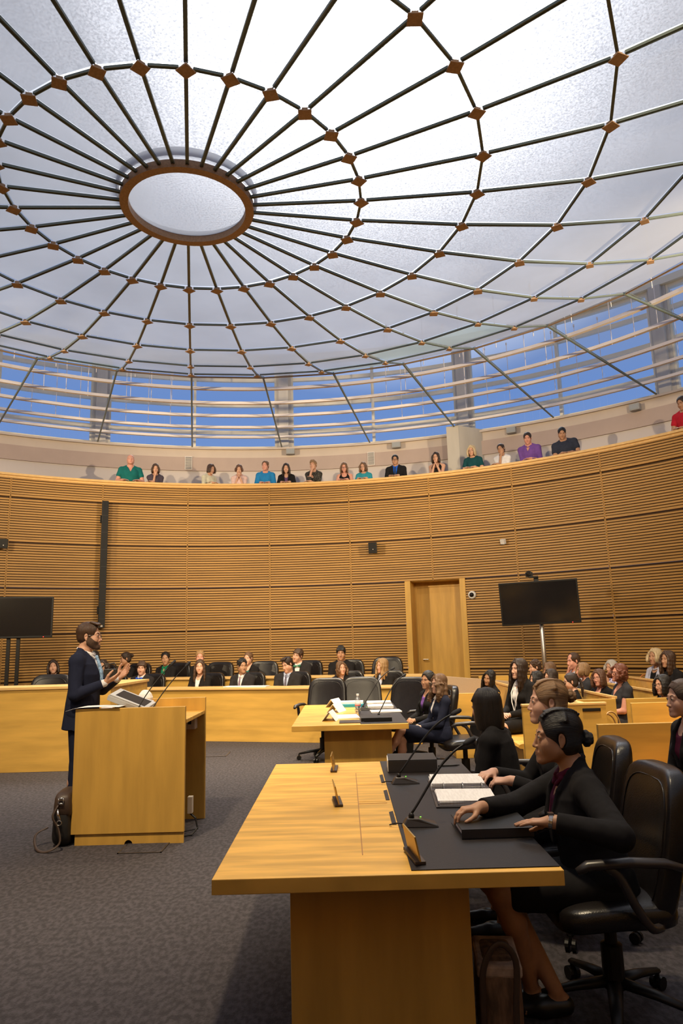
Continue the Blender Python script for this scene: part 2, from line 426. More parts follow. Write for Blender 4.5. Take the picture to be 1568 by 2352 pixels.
def pane_bm(bm, ri, j):
    g = .012
    P = [dome_pt(ri, j), dome_pt(ri, j + 1), dome_pt(ri + 1, j + 1), dome_pt(ri + 1, j)]
    c = sum(P, Vector()) / 4
    P = [p + (c - p).normalized() * g for p in P]
    a = [bm.verts.new(p + Vector((0, 0, .03))) for p in P]
    bm.faces.new(a)
rest = bmesh.new()
for n_, (v, s_, ri, j) in enumerate(panes):
    if n_ < 100:
        b2 = bmesh.new(); pane_bm(b2, ri, j); fin('glass_pane', local(b2), FROST_G if (ri, j % 32) in greens else FROST, dome)
    else: pane_bm(rest, ri, j)
o = fin('glass_pane', local(rest), FROST, dome); o['kind'] = 'stuff'
for j in range(32):
    bm = bmesh.new()
    for ri in range(6):
        a, b = dome_pt(ri, j), dome_pt(ri + 1, j)
        t = (b - a).normalized(); s = t.cross(Vector((0, 0, 1))).normalized(); n = s.cross(t)
        g = .0 if ri == 0 else .05
        a2 = a + t * g; b2_ = b - t * .05
        for off, w, zl, zh in ((0, .0145, -.002, .014), (-.010, .0045, -.007, -.002), (.010, .0045, -.007, -.002)):
            M = Matrix((( *s, 0), (*t, 0), (*n, 0), (0, 0, 0, 1))).transposed(); M.translation = a2
            bx(bm, off - w, off + w, 0, (b2_ - a2).length, zl, zh, M)
    fin('rib', local(bm), STEEL_D, dome)
segs_ = []
for ri in range(1, 6):
    for j in range(32):
        p = (dome_pt(ri, j) + dome_pt(ri, j + 1)) / 2; segs_.append((0 if inframe(p, 60) else 1, (p - Vector((0, 0, EYE))).length, ri, j))
segs_.sort(); rest = bmesh.new()
for n_, (v, d_, ri, j) in enumerate(segs_):
    b2 = bmesh.new() if n_ < 100 else rest
    a, b = dome_pt(ri, j), dome_pt(ri, j + 1); t = (b - a).normalized(); s = t.cross(Vector((0, 0, 1))).normalized(); n = s.cross(t)
    M = Matrix(((*s, 0), (*t, 0), (*n, 0), (0, 0, 0, 1))).transposed(); M.translation = a + t * .05
    bx(b2, -.012, .012, 0, (b - a).length - .1, -.002, .014, M); bx(b2, -.012, -.004, 0, (b - a).length - .1, -.006, -.002, M); bx(b2, .004, .012, 0, (b - a).length - .1, -.006, -.002, M)
    if n_ < 100: fin('ring_bar', local(b2), STEEL_D, dome)
o = fin('ring_bar', local(rest), STEEL_D, dome); o['kind'] = 'stuff'
bm = bmesh.new(); tube(bm, [dome_pt(6, j) for j in range(32)], .016, 6, True); fin('edge_bar', local(bm), mat('edge_brown', (.30, .20, .12), .5), dome)
nodes = []
for ri in range(1, 6):
    for j in range(32):
        p = dome_pt(ri, j); nodes.append((0 if inframe(p) else 1, (p - Vector((0, 0, EYE))).length, ri, j))
nodes.sort(); rest = bmesh.new()
def node_bm(bm, ri, j):
    w = .051 if ri < 4 else .042
    a = math.radians(PH + j * 11.25); M = Matrix.Translation(dome_pt(ri, j)) @ Matrix.Rotation(-a + PI / 4, 4, 'Z')
    bx(bm, -w, w, -w, w, -.030, -.022, M)
    bx(bm, -w * .45, w * .45, -w * .45, w * .45, -.022, .02, M)
for n_, (v, d_, ri, j) in enumerate(nodes):
    if n_ < 100:
        b2 = bmesh.new(); node_bm(b2, ri, j); fin('node_plate', local(b2), BRONZE, dome)
    else: node_bm(rest, ri, j)
o = fin('node_plate', local(rest), BRONZE, dome); o['kind'] = 'stuff'
bm = bmesh.new(); arc_solid(bm, .525, .60, 3.925 + EYE, 4.0 + EYE, -180, 180, 64); fin('centre_ring', local(bm), BRONZE, dome)
bm = bmesh.new(); arc_solid(bm, .605, .635, 4.03 + EYE, 4.09 + EYE, -180, 180, 64); fin('upper_collar', local(bm), mat('collar_grey', (.7, .66, .6), .5), dome)
bm = bmesh.new()
vs = [bm.verts.new(pol(.53, d, 3.99 + EYE)) for d in range(0, 360, 8)]; bm.faces.new(vs)
fin('centre_pane', local(bm), FROST, dome)

# ================================================================ RODS AND RAILS between the bowl and the gallery wall
lat = thing('tie_rod_lattice', 'ring of slanting tie rods and curved rails between the glass bowl and the gallery windows', 'steelwork', (CX, CY, 6.4))
def loc2(bm):
    for v in bm.verts: v.co -= Vector((CX, CY, 6.4))
    return bm
for j in range(32):
    bm = bmesh.new(); a = pol(6.76, PH + j * 11.25, 6.485); b = pol(11.30, PH + j * 11.25, 6.40)
    tube(bm, [a, b], .019, 8)
    tube(bm, [a + Vector((0, 0, .05)), b + Vector((0, 0, .02))], .006, 5)
    fin('tie_rod', loc2(bm), STEEL_D, lat)
for r in (7.5, 8.3, 9.1, 9.9, 10.65):
    bm = bmesh.new(); z = 6.485 - .085 * (r - 6.79) / 4.53 + .03
    arc_solid(bm, r - .035, r + .035, z, z + .055, -180, 180, 128)
    fin('curved_rail', loc2(bm), RAIL, lat)
hang = []
for r, zt in ((6.95, .9), (8.3, 1.3), (9.9, 1.3)):
    for j in range(32):
        for q in (.25, .5, .75):
            d = PH + (j + q) * 11.25
            if q == .5 and r < 7: continue
            p = pol(r, d, 6.48); hang.append((0 if inframe(p, 100) and (d > 14 or -35 < d < -28 or 21 < d < 26) else 1, (p - Vector((0, 0, EYE))).length, r, d, zt))
hang.sort(); rest = bmesh.new()
for n_, (v, d_, r, d, zt) in enumerate(hang):
    if v: continue
    b2 = bmesh.new() if n_ < 100 else rest
    tube(b2, [pol(r, d, 6.47), pol(r, d, 6.47 + zt)], .0065, 5); tube(b2, [pol(r, d, 6.47 + zt), pol(r, d, 6.47 + zt + .05)], .016, 6)
    if n_ < 100: fin('hanger_rod', loc2(b2), RAIL, lat)

# ================================================================ FURNITURE
def P2(p): return (p[0], p[1])
# raised floor under the back row
def l1(x): return 11.5 - .286 * (x + .4)       # front face of the first bench
def l2(x): return 12.62 - .286 * (x + .57)     # front face of the second bench
ANG = math.atan(-.286)
U = Vector((math.cos(ANG), math.sin(ANG), 0)); V = Vector((-math.sin(ANG), math.cos(ANG), 0))
def on1(x, off=0): p = Vector((x, l1(x), 0)) + V * off; return p
def bench_run(name, label, x0, x1, lf, top, z0=0, deep=.42, group=None):
    n = 4
    a = Vector((x0, lf(x0), 0)); Ln = (Vector((x1, lf(x1), 0)) - a).length
    t = thing(name, label, 'bench desk', (a.x, a.y, z0), ANG)
    box('front_panel', 0, Ln, 0, .03, .0, top - z0 - .035, MAPLE, t, .003)
    box('worktop', -.02, Ln, -.03, deep, top - z0 - .035, top - z0, MAPLE_L, t, .005)
    for k in (.0, .5, 1): box('support', Ln * k * .985, Ln * k * .985 + .03, .03, deep - .08, 0, top - z0 - .035, MAPLE, t)
    return t
bm = bmesh.new()
pl = [(-5.6, l2(-5.6)), (1.25, l2(1.25)), (1.35, 14.9), (-1.4, 15.45), (-4.0, 15.0), (-5.4, 14.4)]
prism(bm, pl, 0, .12); o = struct('floor_platform', bm, CARPET)
bench_run('bench_desk', 'long maple bench desk closing off the first row of seated students', -3.62, 1.12, l1, .852)
bench_run('bench_desk', 'long maple bench desk in front of the raised last row by the slatted wall', -5.55, 1.30, l2, .968, .12)
# clerk's desk on the left
t = thing('clerk_desk', 'tall plain maple clerk desk at the left behind the speaker in navy', 'desk', (-3.1, 9.55, 0))
box('front_panel', -4.6, 0, 0, .035, .0, 1.035, MAPLE, t)
box('side_panel', -.035, 0, .035, 1.38, .0, 1.035, MAPLE, t, M=Matrix.Rotation(-.075, 4, 'Z'))
bm = bmesh.new(); prism(bm, [(-4.6, -.02), (.02, -.02), (.125, 1.40), (-.40, 1.40), (-.50, .50), (-4.6, .50)], 1.035, 1.072)
fin('worktop', bm, MAPLE_L, t, .004)
box('end_post', -4.62, -3.72, 0.6, .64, .0, 1.62, MAPLE_L, t) if False else None

def table(name, label, x0, x1, y0, y1, mats_, mx):
    """council table: worktop with a black writing mat on the right, pedestal, cable flaps"""
    t = thing(name, label, 'table', ((x0 + x1) / 2, (y0 + y1) / 2, 0)); ox, oy = (x0 + x1) / 2, (y0 + y1) / 2
    w, d = (x1 - x0) / 2, (y1 - y0) / 2
    th = .052
    box('worktop', -w, w, -d, d, .75 - th, .75, MAPLE_X, t, .003)
    box('black_desk_mat', mx - ox, w - .004, -d + .035, d - .02, .75, .7545, MATBLK, t, .0015)
    px0, px1 = -.235 - ox, .445 - ox
    box('pedestal_panel', px0, px1, -d + .24, -d + .28, 0, .75 - th, MAPLE_V, t)
    box('pedestal_panel', px0, px1, d - .28, d - .24, 0, .75 - th, MAPLE_V, t)
    box('modesty_panel', px0 + .03, px0 + .06, -d + .28, d - .28, .0, .75 - th, MAPLE_V, t)
    box('modesty_panel', px1 - .06, px1 - .03, -d + .28, d - .28, .0, .75 - th, MAPLE_V, t)
    c = (y0 + y1) / 2
    for yy in (-.52, -.03, .42):
        bm = bmesh.new(); y_ = yy * 1.0
        bx(bm, mx - ox - .17, mx - ox - .028, y_, y_ + .43, .75, .7512); fl = fin('cable_flap', bm, MAPLE_X, t)
        bm = bmesh.new(); prism(bm, [(mx - ox - .026, y_ + .02), (mx - ox - .006, y_ + .02), (mx - ox - .006, y_ + .27), (mx - ox - .026, y_ + .25)], .7505, .7525)
        fin('cable_slot', bm, MATS['black_plastic'], t)
    return t
NT = table('council_table', 'big maple council table in the foreground with black writing mat', -.49, .745, 2.66, 5.01, None, .213)
FT = table('council_table', 'smaller looking maple council table further back, with water bottle and folded cards', -.545, .60, 7.16, 9.48, None, .13)
# veneer seams / flap joints as thin inlays
for tb in (NT,):
    bm = bmesh.new(); 
    for yy in (4.60, 4.22, 3.76): bx(bm, .045, .19, yy, yy + .004, .75, .7514)
    bx(bm, .043, .047, 2.9, 4.6, .75, .7514)
    for v in bm.verts: v.co -= Vector(tb.location)
    fin('flap_joint', bm, mat('joint_line', (.36, .17, .05), .6), tb)

# ---------------------------------------------------------------- lectern
LX0, LX1, LY0, LY1 = -2.245, -1.335, 6.03, 6.86
t = thing('lectern', 'wide maple lectern with open shelved side, holding a tilted monitor', 'lectern', (LX0, LY0, 0)); W_ = LX1 - LX0; D_ = LY1 - LY0
def LB(n, *a, m=MAPLE_V, bev=.003): return box(n, *a, m, t, bev)
LB('side_panel', 0, W_, 0, .036, .085, 1.062)
bm = bmesh.new()   # plinth with a half-round cable hole
pts = [(.03, .0), (.43, .0)] + [(.463 - .033 * math.cos(PI * k / 8), .033 * math.sin(PI * k / 8)) for k in range(0, 9)] + [(.50, 0), (W_ - .005, 0), (W_ - .005, .085), (.03, .085)]
a_ = [bm.verts.new((x, .012, z)) for x, z in pts]; b_ = [bm.verts.new((x, .036, z)) for x, z in pts]
bm.faces.new(a_); bm.faces.new(b_[::-1])
for i in range(len(pts)): bm.faces.new((a_[i], b_[i], b_[(i + 1) % len(pts)], a_[(i + 1) % len(pts)]))
fin('plinth', bm, MAPLE_V, t)
LB('side_panel', .38, W_ + .012, D_ - .036, D_, .0, 1.075)
LB('side_panel', .0, .38, D_ - .036, D_, .0, 1.0)
LB('worktop', .42, W_ + .005, .036, D_ - .036, .925, .955, m=MAPLE_X)
LB('back_panel', .40, .42, .036, D_ - .036, .06, .955)
LB('shelf', .42, W_ - .28, .036, D_ - .036, .46, .485, m=MAPLE_L)
LB('shelf', .42, W_ - .30, .036, D_ - .036, .13, .155, m=MAPLE_L)
bm = bmesh.new(); M = Matrix.Translation((.0, .036, .97)) @ Matrix.Rotation(-.11, 4, 'Y') if False else Matrix.Translation((0, .036, .985))
bx(bm, .0, .42, 0, D_ - .072, 0, .03, M); fin('sloping_desk', bm, MAPLE_X, t, .003)
LB('front_edge', 0, .03, .036, D_ - .036, .085, .985)
LB('desk_recess', .06, .24, .25, .62, 1.015, 1.018, m=PLASTIC)
box('switch_box', W_ - .16, W_ - .06, D_ - .15, D_ - .04, .80, .925, mat('beige_box', (.55, .47, .38), .5), t, .004)
box('switch', W_ - .125, W_ - .095, D_ - .152, D_ - .149, .845, .875, PLASTIC, t, 0)
box('power_strip', W_ - .04, W_ - .0, .30, .36, .155, .29, mat('beige_box2', (.6, .52, .42), .5), t, .003)
bm = bmesh.new(); tube(bm, [(W_ - .02, .33, .15), (W_ + .03, .30, .12), (W_ + .055, .27, .05), (W_ + .02, .2, .012), (W_ - .1, .15, .01)], .007); tube(bm, [(W_ - .02, .36, .15), (W_ + .02, .38, .1), (W_ + .04, .36, .02), (W_ - .1, .3, .01)], .005)
fin('power_cable', bm, PLASTIC, t)

# tilted touch monitor on the lectern
t = thing('touch_monitor', 'grey framed touch monitor lying tilted on the lectern', 'monitor', (-1.90, 6.33, 1.017), 0)
M = Matrix.Translation((.045, -.02, .092)) @ Matrix.Rotation(math.radians(22), 4, 'Y') @ Matrix.Rotation(math.radians(8), 4, 'X') @ Matrix.Scale(.84, 4)
box('casing', -.215, .215, -.15, .17, -.055, .0, GREYP, t, .008, M)
box('bezel', -.205, .205, -.14, .16, .0, .012, mat('light_bezel', (.46, .45, .44), .5, spec=.3), t, .004, M)
box('screen', -.155, .165, -.105, .125, .012, .0135, SCREEN2, t, 0, M)
box('stand', -.10, .08, -.06, .08, .0, .05, GREYP, t, .004)
# tissue box, remote, sheet hanging over the edge
bm = bmesh.new()
prism(bm, [(-.06, -.05), (.06, -.06), (.07, .05), (-.05, .06)], 0, .045)
bm2 = bmesh.new(); lathe(bm2, [(.055, .045), (.062, .07), (.05, .10), (.028, .125), (.012, .13)], 7)
t = thing('tissue_box', 'white tissue pack with a crumpled tissue behind the tilted monitor', 'tissues', (-1.80, 6.66, 1.017), .3)
t.location.z = .957 + .06 if False else .957
fin('pack', bm, WHITE, t, .004); fin('tissue', bm2, mat('tissue_white', (.85, .84, .84), .8, bump=1, bscale=(30, 30, 30)), t)
t.location = (-1.845, 6.66, 1.016); t.scale = (1.15, 1.15, 1.15)
bm = bmesh.new(); bx(bm, -.05, .05, -.022, .022, 0, .018); o = fin('remote_control', bm, mat('pale_plastic', (.7, .66, .7), .4), None, .006)
o.location = (-2.14, 6.50, 1.016); o.rotation_euler = (0, 0, .2); tag(o, 'small pale remote control lying on the lectern in front of the speaker', 'remote control')
bm = bmesh.new()
nx = 14
g = []
for i in range(nx + 1):
    row = []
    for j in range(6):
        u = i / nx; v = j / 5; x = -.09 + .44 * u; y = -.06 + .25 * v
        z = .003 + .012 * math.sin(u * 2.6) * (1 - v * .5); z -= max(0, .09 - u * .5) * .2
        row.append(bm.verts.new((x, y, z)))
    g.append(row)
for i in range(nx):
    for j in range(5): bm.faces.new((g[i][j], g[i + 1][j], g[i + 1][j + 1], g[i][j + 1]))
o = fin('paper_sheet', bm, WHITE, None, 0, True); o.location = (-2.23, 6.07, 1.064)
s_ = o.modifiers.new('s', 'SOLIDIFY'); s_.thickness = .0015
tag(o, 'white sheets of paper drooping over the near left corner of the lectern', 'paper')
# gooseneck microphones
def goose(name, label, base, tip, bend, group=None, r=.0045, head=.013, foot=None):
    t = thing(name, label, 'microphone', base, 0, group); b = Vector(base); e = Vector(tip) - b; mid = e * .5 + Vector(bend)
    pts = []
    for i in range(13):
        u = i / 12; pts.append(mid * 2 * u * (1 - u) + e * u * u)
    off = pts[0] + Vector((0, 0, foot or 0)); pts = [p * 1.0 for p in pts]
    if foot: pts = [Vector((0, 0, foot)) + (p if i else p) * 1.0 - Vector((0, 0, foot)) * (i / 12) for i, p in enumerate(pts)]
    bm = bmesh.new(); tube(bm, pts, r, 8); fin('gooseneck', bm, PLASTIC, t, 0, True)
    d = (pts[-1] - pts[-2]).normalized(); bm = bmesh.new()
    tube(bm, [pts[-1] - d * .012, pts[-1], pts[-1] + d * .012, pts[-1] + d * .04, pts[-1] + d * .052, pts[-1] + d * .058], [r * 1.3, head * .8, head, head, head * .8, head * .3], 10)
    fin('microphone_head', bm, mat('mic_foam', (.02, .02, .025), .8), t, 0, True)
    return t
goose('gooseneck_microphone', 'thin black gooseneck microphone rising from the lectern, left of the pair', (-1.78, 6.16, 1.016), (-1.545, 6.38, 1.39), (-.035, 0, .02), 'lectern microphones')
goose('gooseneck_microphone', 'thin black gooseneck microphone rising from the lectern, right of the pair', (-1.70, 6.20, .957), (-1.43, 6.46, 1.375), (-.03, 0, .03), 'lectern microphones')
bm = bmesh.new(); tube(bm, [(-1.70, 6.20, .956), (-1.70, 6.20, 1.0)], .012); o = None; bm.free()

def desk_mic(label, base, rz, tip, group):
    """wedge base with LED, cable and long gooseneck"""
    t = thing('desk_microphone', label, 'microphone', base, rz, group)
    bm = bmesh.new()
    A = [(-.075, -.03, 0), (.085, -.045, 0), (.085, .045, 0), (-.075, .03, 0)]
    Bt = [(-.05, -.018, .036), (.0, -.028, .034), (.078, -.038, .010), (.078, .038, .010), (.0, .028, .034), (-.05, .018, .036)]
    va = [bm.verts.new(p) for p in A]; vb_ = [bm.verts.new(p) for p in Bt]
    bm.faces.new(va[::-1]); bm.faces.new([vb_[0], vb_[1], vb_[4], vb_[5]]); bm.faces.new([vb_[1], vb_[2], vb_[3], vb_[4]])
    bm.faces.new([va[0], va[1], vb_[2], vb_[1], vb_[0]]); bm.faces.new([va[1], va[2], vb_[3], vb_[2]]); bm.faces.new([va[2], va[3], vb_[5], vb_[4], vb_[3]]); bm.faces.new([va[3], va[0], vb_[0], vb_[5]])
    fin('base', bm, SATIN, t, .004)
    bm = bmesh.new(); lathe(bm, [(.012, .03), (.013, .045), (.008, .055)], 12, (-.03, 0, 0)); fin('collar', bm, PLASTIC, t, 0, True)
    bm = bmesh.new(); lathe(bm, [(.003, .0335), (.003, .0355)], 8, (.012, .01, 0)); fin('indicator_light', bm, LEDG, t, 0)
    inv = Matrix.Rotation(-rz, 4, 'Z'); e = inv @ (Vector(tip) - Vector(base)); s = Vector((-.03, 0, .05)); dd = e - s
    pts = []
    for i in range(17):
        u = i / 16; pts.append(s + Vector((dd.x * (u * .88 + .12 * u * u * u), dd.y * u, dd.z * (u + .16 * math.sin(PI * min(1, u)) * u))))
    bm = bmesh.new(); tube(bm, pts, [.0055] * 11 + [.007] * 2 + [.0055] * 4, 8); fin('gooseneck', bm, PLASTIC, t, 0, True)
    d = (pts[-1] - pts[-2]).normalized(); bm = bmesh.new()
    tube(bm, [pts[-1] - d * .01, pts[-1] + d * .002, pts[-1] + d * .014, pts[-1] + d * .04, pts[-1] + d * .055, pts[-1] + d * .06], [.007, .0125, .0145, .0145, .011, .004], 12)
    fin('microphone_head', bm, MATS['mic_foam'], t, 0, True)
    bm = bmesh.new(); tube(bm, [(-.07, .0, .012), (-.10, .01, .012), (-.125, .02, .004), (-.12, .03, .003)], .003, 6); fin('cable', bm, PLASTIC, t)
    return t
desk_mic('black desk microphone with long curved neck nearest the closed binder', (.30, 3.29, .7545), .05, (.545, 3.42, 1.075), 'microphones on the front table')
desk_mic('black desk microphone with long neck beside the thick lying binder', (.315, 4.23, .7545), .08, (.62, 4.30, 1.12), 'microphones on the front table')
desk_mic('black desk microphone on the far table by the black binder edge', (.36, 7.62, .7545), .1, (.62, 7.95, 1.16), 'microphones on the far table')
desk_mic('black desk microphone on the far table behind the water bottle', (.22, 8.55, .7545), .1, (.55, 8.8, 1.2), 'microphones on the far table')
# small microphone and telephone on the clerk's desk
t = thing('desk_telephone', 'black desk telephone on the clerk desk beyond the raised hands', 'telephone', (-3.30, 10.05, 1.072), .2)
bm = bmesh.new(); bx(bm, -.12, .12, -.1, .1, 0, .03); fin('base', bm, PLASTIC, t, .01)
bm = bmesh.new(); bx(bm, -.07, .12, .03, .08, .03, .19); fin('display_housing', bm, PLASTIC, t, .01)
bm = bmesh.new(); tube(bm, [(.1, 0, .03), (.12, 0, .2), (.07, 0, .27), (-.06, 0, .25), (-.1, 0, .2)], .008); fin('gooseneck', bm, PLASTIC, t, 0, True)

# name plates, tent cards
def nameplate(label, x, y, rz):
    t = thing('name_plate', label, 'name plate', (x, y, .7512), rz, 'brass name plates on the front table')
    bm = bmesh.new(); bx(bm, -.10, .10, -.02, .02, 0, .012); fin('stand', bm, BROWN_L, t, .002)
    M = Matrix.Translation((0, 0, .010)) @ Matrix.Rotation(-.20, 4, 'X'); bm = bmesh.new(); bx(bm, -.10, .10, -.003, .003, 0, .088, M); fin('plate', bm, BRASS, t, .001)
    bm = bmesh.new()
    for r_, (w_, z_) in enumerate(((.055, .05), (.065, .033))): bx(bm, -w_, w_, -.0042, -.003, z_, z_ + .006, M)
    fin('engraved_lines', bm, mat('engraving', (.30, .18, .05), .5, metal=.5), t)
    return t
t = nameplate('brass name plate at the near left corner of the black mat', .238, 2.84, math.radians(98)); t.location.z = .7548
nameplate('brass name plate standing midway along the front table', -.06, 3.80, math.radians(95))
nameplate('brass name plate near the far end of the front table, seen edge on', -.09, 4.74, math.radians(88))
def tent(label, x, y, rz, s=1):
    bm = bmesh.new(); w, h, d = .14 * s, .095 * s, .075 * s; th = .0025
    for sg in (-1, 1):
        vs = [bm.verts.new(p) for p in ((-w, sg * d, 0), (w, sg * d, 0), (w, sg * .001, h), (-w, sg * .001, h), (-w, sg * (d - th * 1.6), 0), (w, sg * (d - th * 1.6), 0), (w, 0, h - th * 2), (-w, 0, h - th * 2))]
        for q in ((0, 1, 2, 3), (7, 6, 5, 4), (0, 4, 5, 1), (1, 5, 6, 2), (2, 6, 7, 3), (3, 7, 4, 0)): bm.faces.new([vs[i] for i in q])
    o = fin('tent_card', bm, WHITE); o.location = (x, y, .7512); o.rotation_euler = (0, 0, rz)
    tag(o, label, 'name card', 'white tent cards on the far table')
tent('white folded tent card nearest the front of the far table', -.17, 7.65, math.radians(82))
tent('white folded tent card in the middle of the far table edge', -.12, 8.52, math.radians(72))
tent('white folded tent card furthest back on the far table', -.15, 9.2, math.radians(70))

# ---------------------------------------------------------------- binders and paper
def binder_closed(label, x, y, z, rz, w, d, h, group=None):
    t = thing('ring_binder', label, 'binder', (x, y, z), rz, group)
    box('cover', 0, w, 0, d, h - .004, h, PLASTIC if True else None, t, .001); box('cover', 0, w, 0, d, 0, .004, PLASTIC, t, .001)
    box('spine', 0, w, 0, .004, .004, h - .004, SATIN, t, .001)
    box('pages', .012, w - .006, .01, d - .012, .004, h - .008, PAGE, t, 0)
    return t
binder_closed('closed black ring binder under the hands of the woman in the maroon collar', .452, 3.055, .7545, math.radians(1), .295, .265, .038)
t = binder_closed('thick black ring binder lying at the far end of the front table mat', .245, 4.55, .7545, math.radians(-2), .30, .26, .075)
bm = bmesh.new(); bx(bm, -.004, .012, .02, .22, .005, .07); fin('loose_sheets', bm, WHITE, t)
# open binder
t = thing('open_binder', 'open ring binder with white printed pages on the front table', 'binder', (.60, 3.93, .7545), math.radians(-3))
box('cover', -.165, .150, -.335, .345, .0, .006, SATIN, t, .001)
def pile(nm, x0, x1, y0, y1, z0, h, n, m, par):
    bm = bmesh.new()
    for i in range(n):
        a = random.uniform(-.03, .03); M = Matrix.Translation(((x0 + x1) / 2, (y0 + y1) / 2, 0)) @ Matrix.Rotation(a, 4, 'Z'); z = z0 + h * i / n
        bx(bm, (x0 - x1) / 2 + random.uniform(0, .006), (x1 - x0) / 2, (y0 - y1) / 2, (y1 - y0) / 2 - random.uniform(0, .006), z, z + h / n * .9, M)
    return fin(nm, bm, m, par)
pile('page_stack', -.16, .125, .045, .32, .006, .035, 6, PAGE, t); pile('page_stack', -.15, .135, -.31, -.03, .006, .022, 6, PAGE, t)
box('ring_bar', -.15, .14, -.006, .024, .006, .016, CHROME, t, .002)
for xx in (-.10, .0, .10):
    bm = bmesh.new(); tube(bm, [Vector((xx, .009 + .032 * math.cos(a), .012 + .038 * math.sin(a))) for a in [PI * k / 10 for k in range(11)]], .0022, 6); fin('ring', bm, CHROME, t, 0, True)
def sheets(name, label, x, y, z, rz, w, d, h, m=WHITE, cat='papers', n=3):
    bm = bmesh.new()
    for i in range(n):
        M = Matrix.Rotation(random.uniform(-.04, .04), 4, 'Z'); bx(bm, -w / 2, w / 2, -d / 2, d / 2, h * i / n, h * (i + .95) / n, M)
    o = fin(name, bm, m); o.location = (x, y, z); o.rotation_euler = (0, 0, rz); return tag(o, label, cat)
# a pen on the mat
bm = bmesh.new(); tube(bm, [(-.07, 0, .006), (.05, 0, .006), (.07, 0, .006)], [.005, .005, .002], 8); o = fin('pen', bm, PLASTIC, None, 0, True); o.location = (.64, 4.72, .7545); o.rotation_euler = (0, 0, .1)
tag(o, 'black pen lying on the mat right of the thick binder', 'pen')
# far table things
sheets('paper_stack', 'loose white pages lying in front of the tent cards on the far table', -.02, 7.86, .7512, .1, .28, .36, .012)
t = thing('document_folder', 'open black document folder with raised edge at the near side of the far table', 'folder', (.05, 7.32, .7512), 0)
box('flap', -.13, .12, -.02, .22, 0, .006, SATIN, t, .001); box('spine_block', .09, .40, .02, .28, .003, .042, PLASTIC, t, .002)
t = thing('teal_folder', 'teal folder with white pages at the far end of the far table', 'folder', (.0, 9.12, .7512), -.03)
box('cover', -.12, .21, -.12, .16, 0, .035, TEAL_F, t, .002); box('pages', -.115, .205, -.08, .155, .035, .06, WHITE, t, .001)
t = thing('open_binder', 'open ring binder with white pages on the far table behind the bottle', 'binder', (.40, 8.93, .7545), 0)
box('cover', -.17, .17, -.33, .33, 0, .006, SATIN, t, .001); pile('page_stack', -.15, .15, .03, .31, .006, .045, 5, PAGE, t); pile('page_stack', -.15, .15, -.31, -.03, .006, .03, 5, PAGE, t)
sheets('paper_stack', 'white pages spread towards the right edge of the far table', .44, 8.30, .7545, .06, .34, .24, .015)
t = thing('water_bottle', 'clear plastic water bottle standing on the far table', 'bottle', (.125, 8.20, .7512))
bm = bmesh.new(); lathe(bm, [(.030, 0), (.033, .006), (.033, .05), (.031, .06), (.033, .07), (.033, .14), (.031, .155), (.022, .175), (.0135, .19), (.0135, .20)], 20); fin('bottle_body', bm, PETG, t, 0, True)
bm = bmesh.new(); lathe(bm, [(.0335, .085), (.0335, .135)], 20); fin('bottle_label', bm, mat('label_white_red', (.75, .70, .72), .5), t, 0, True)
bm = bmesh.new(); lathe(bm, [(.034, .088), (.034, .098)], 20); fin('label_stripe', bm, mat('label_red', (.7, .08, .1), .5), t, 0, True)
bm = bmesh.new(); lathe(bm, [(.0155, .197), (.0155, .216), (.013, .218)], 16); fin('cap', bm, WHITE, t, 0)
p = on1(-1.68, .13); sheets('paper_stack', 'flat white papers lying on the first bench in front of the tie wearer', p.x, p.y, .852, ANG, .75, .2, .018)

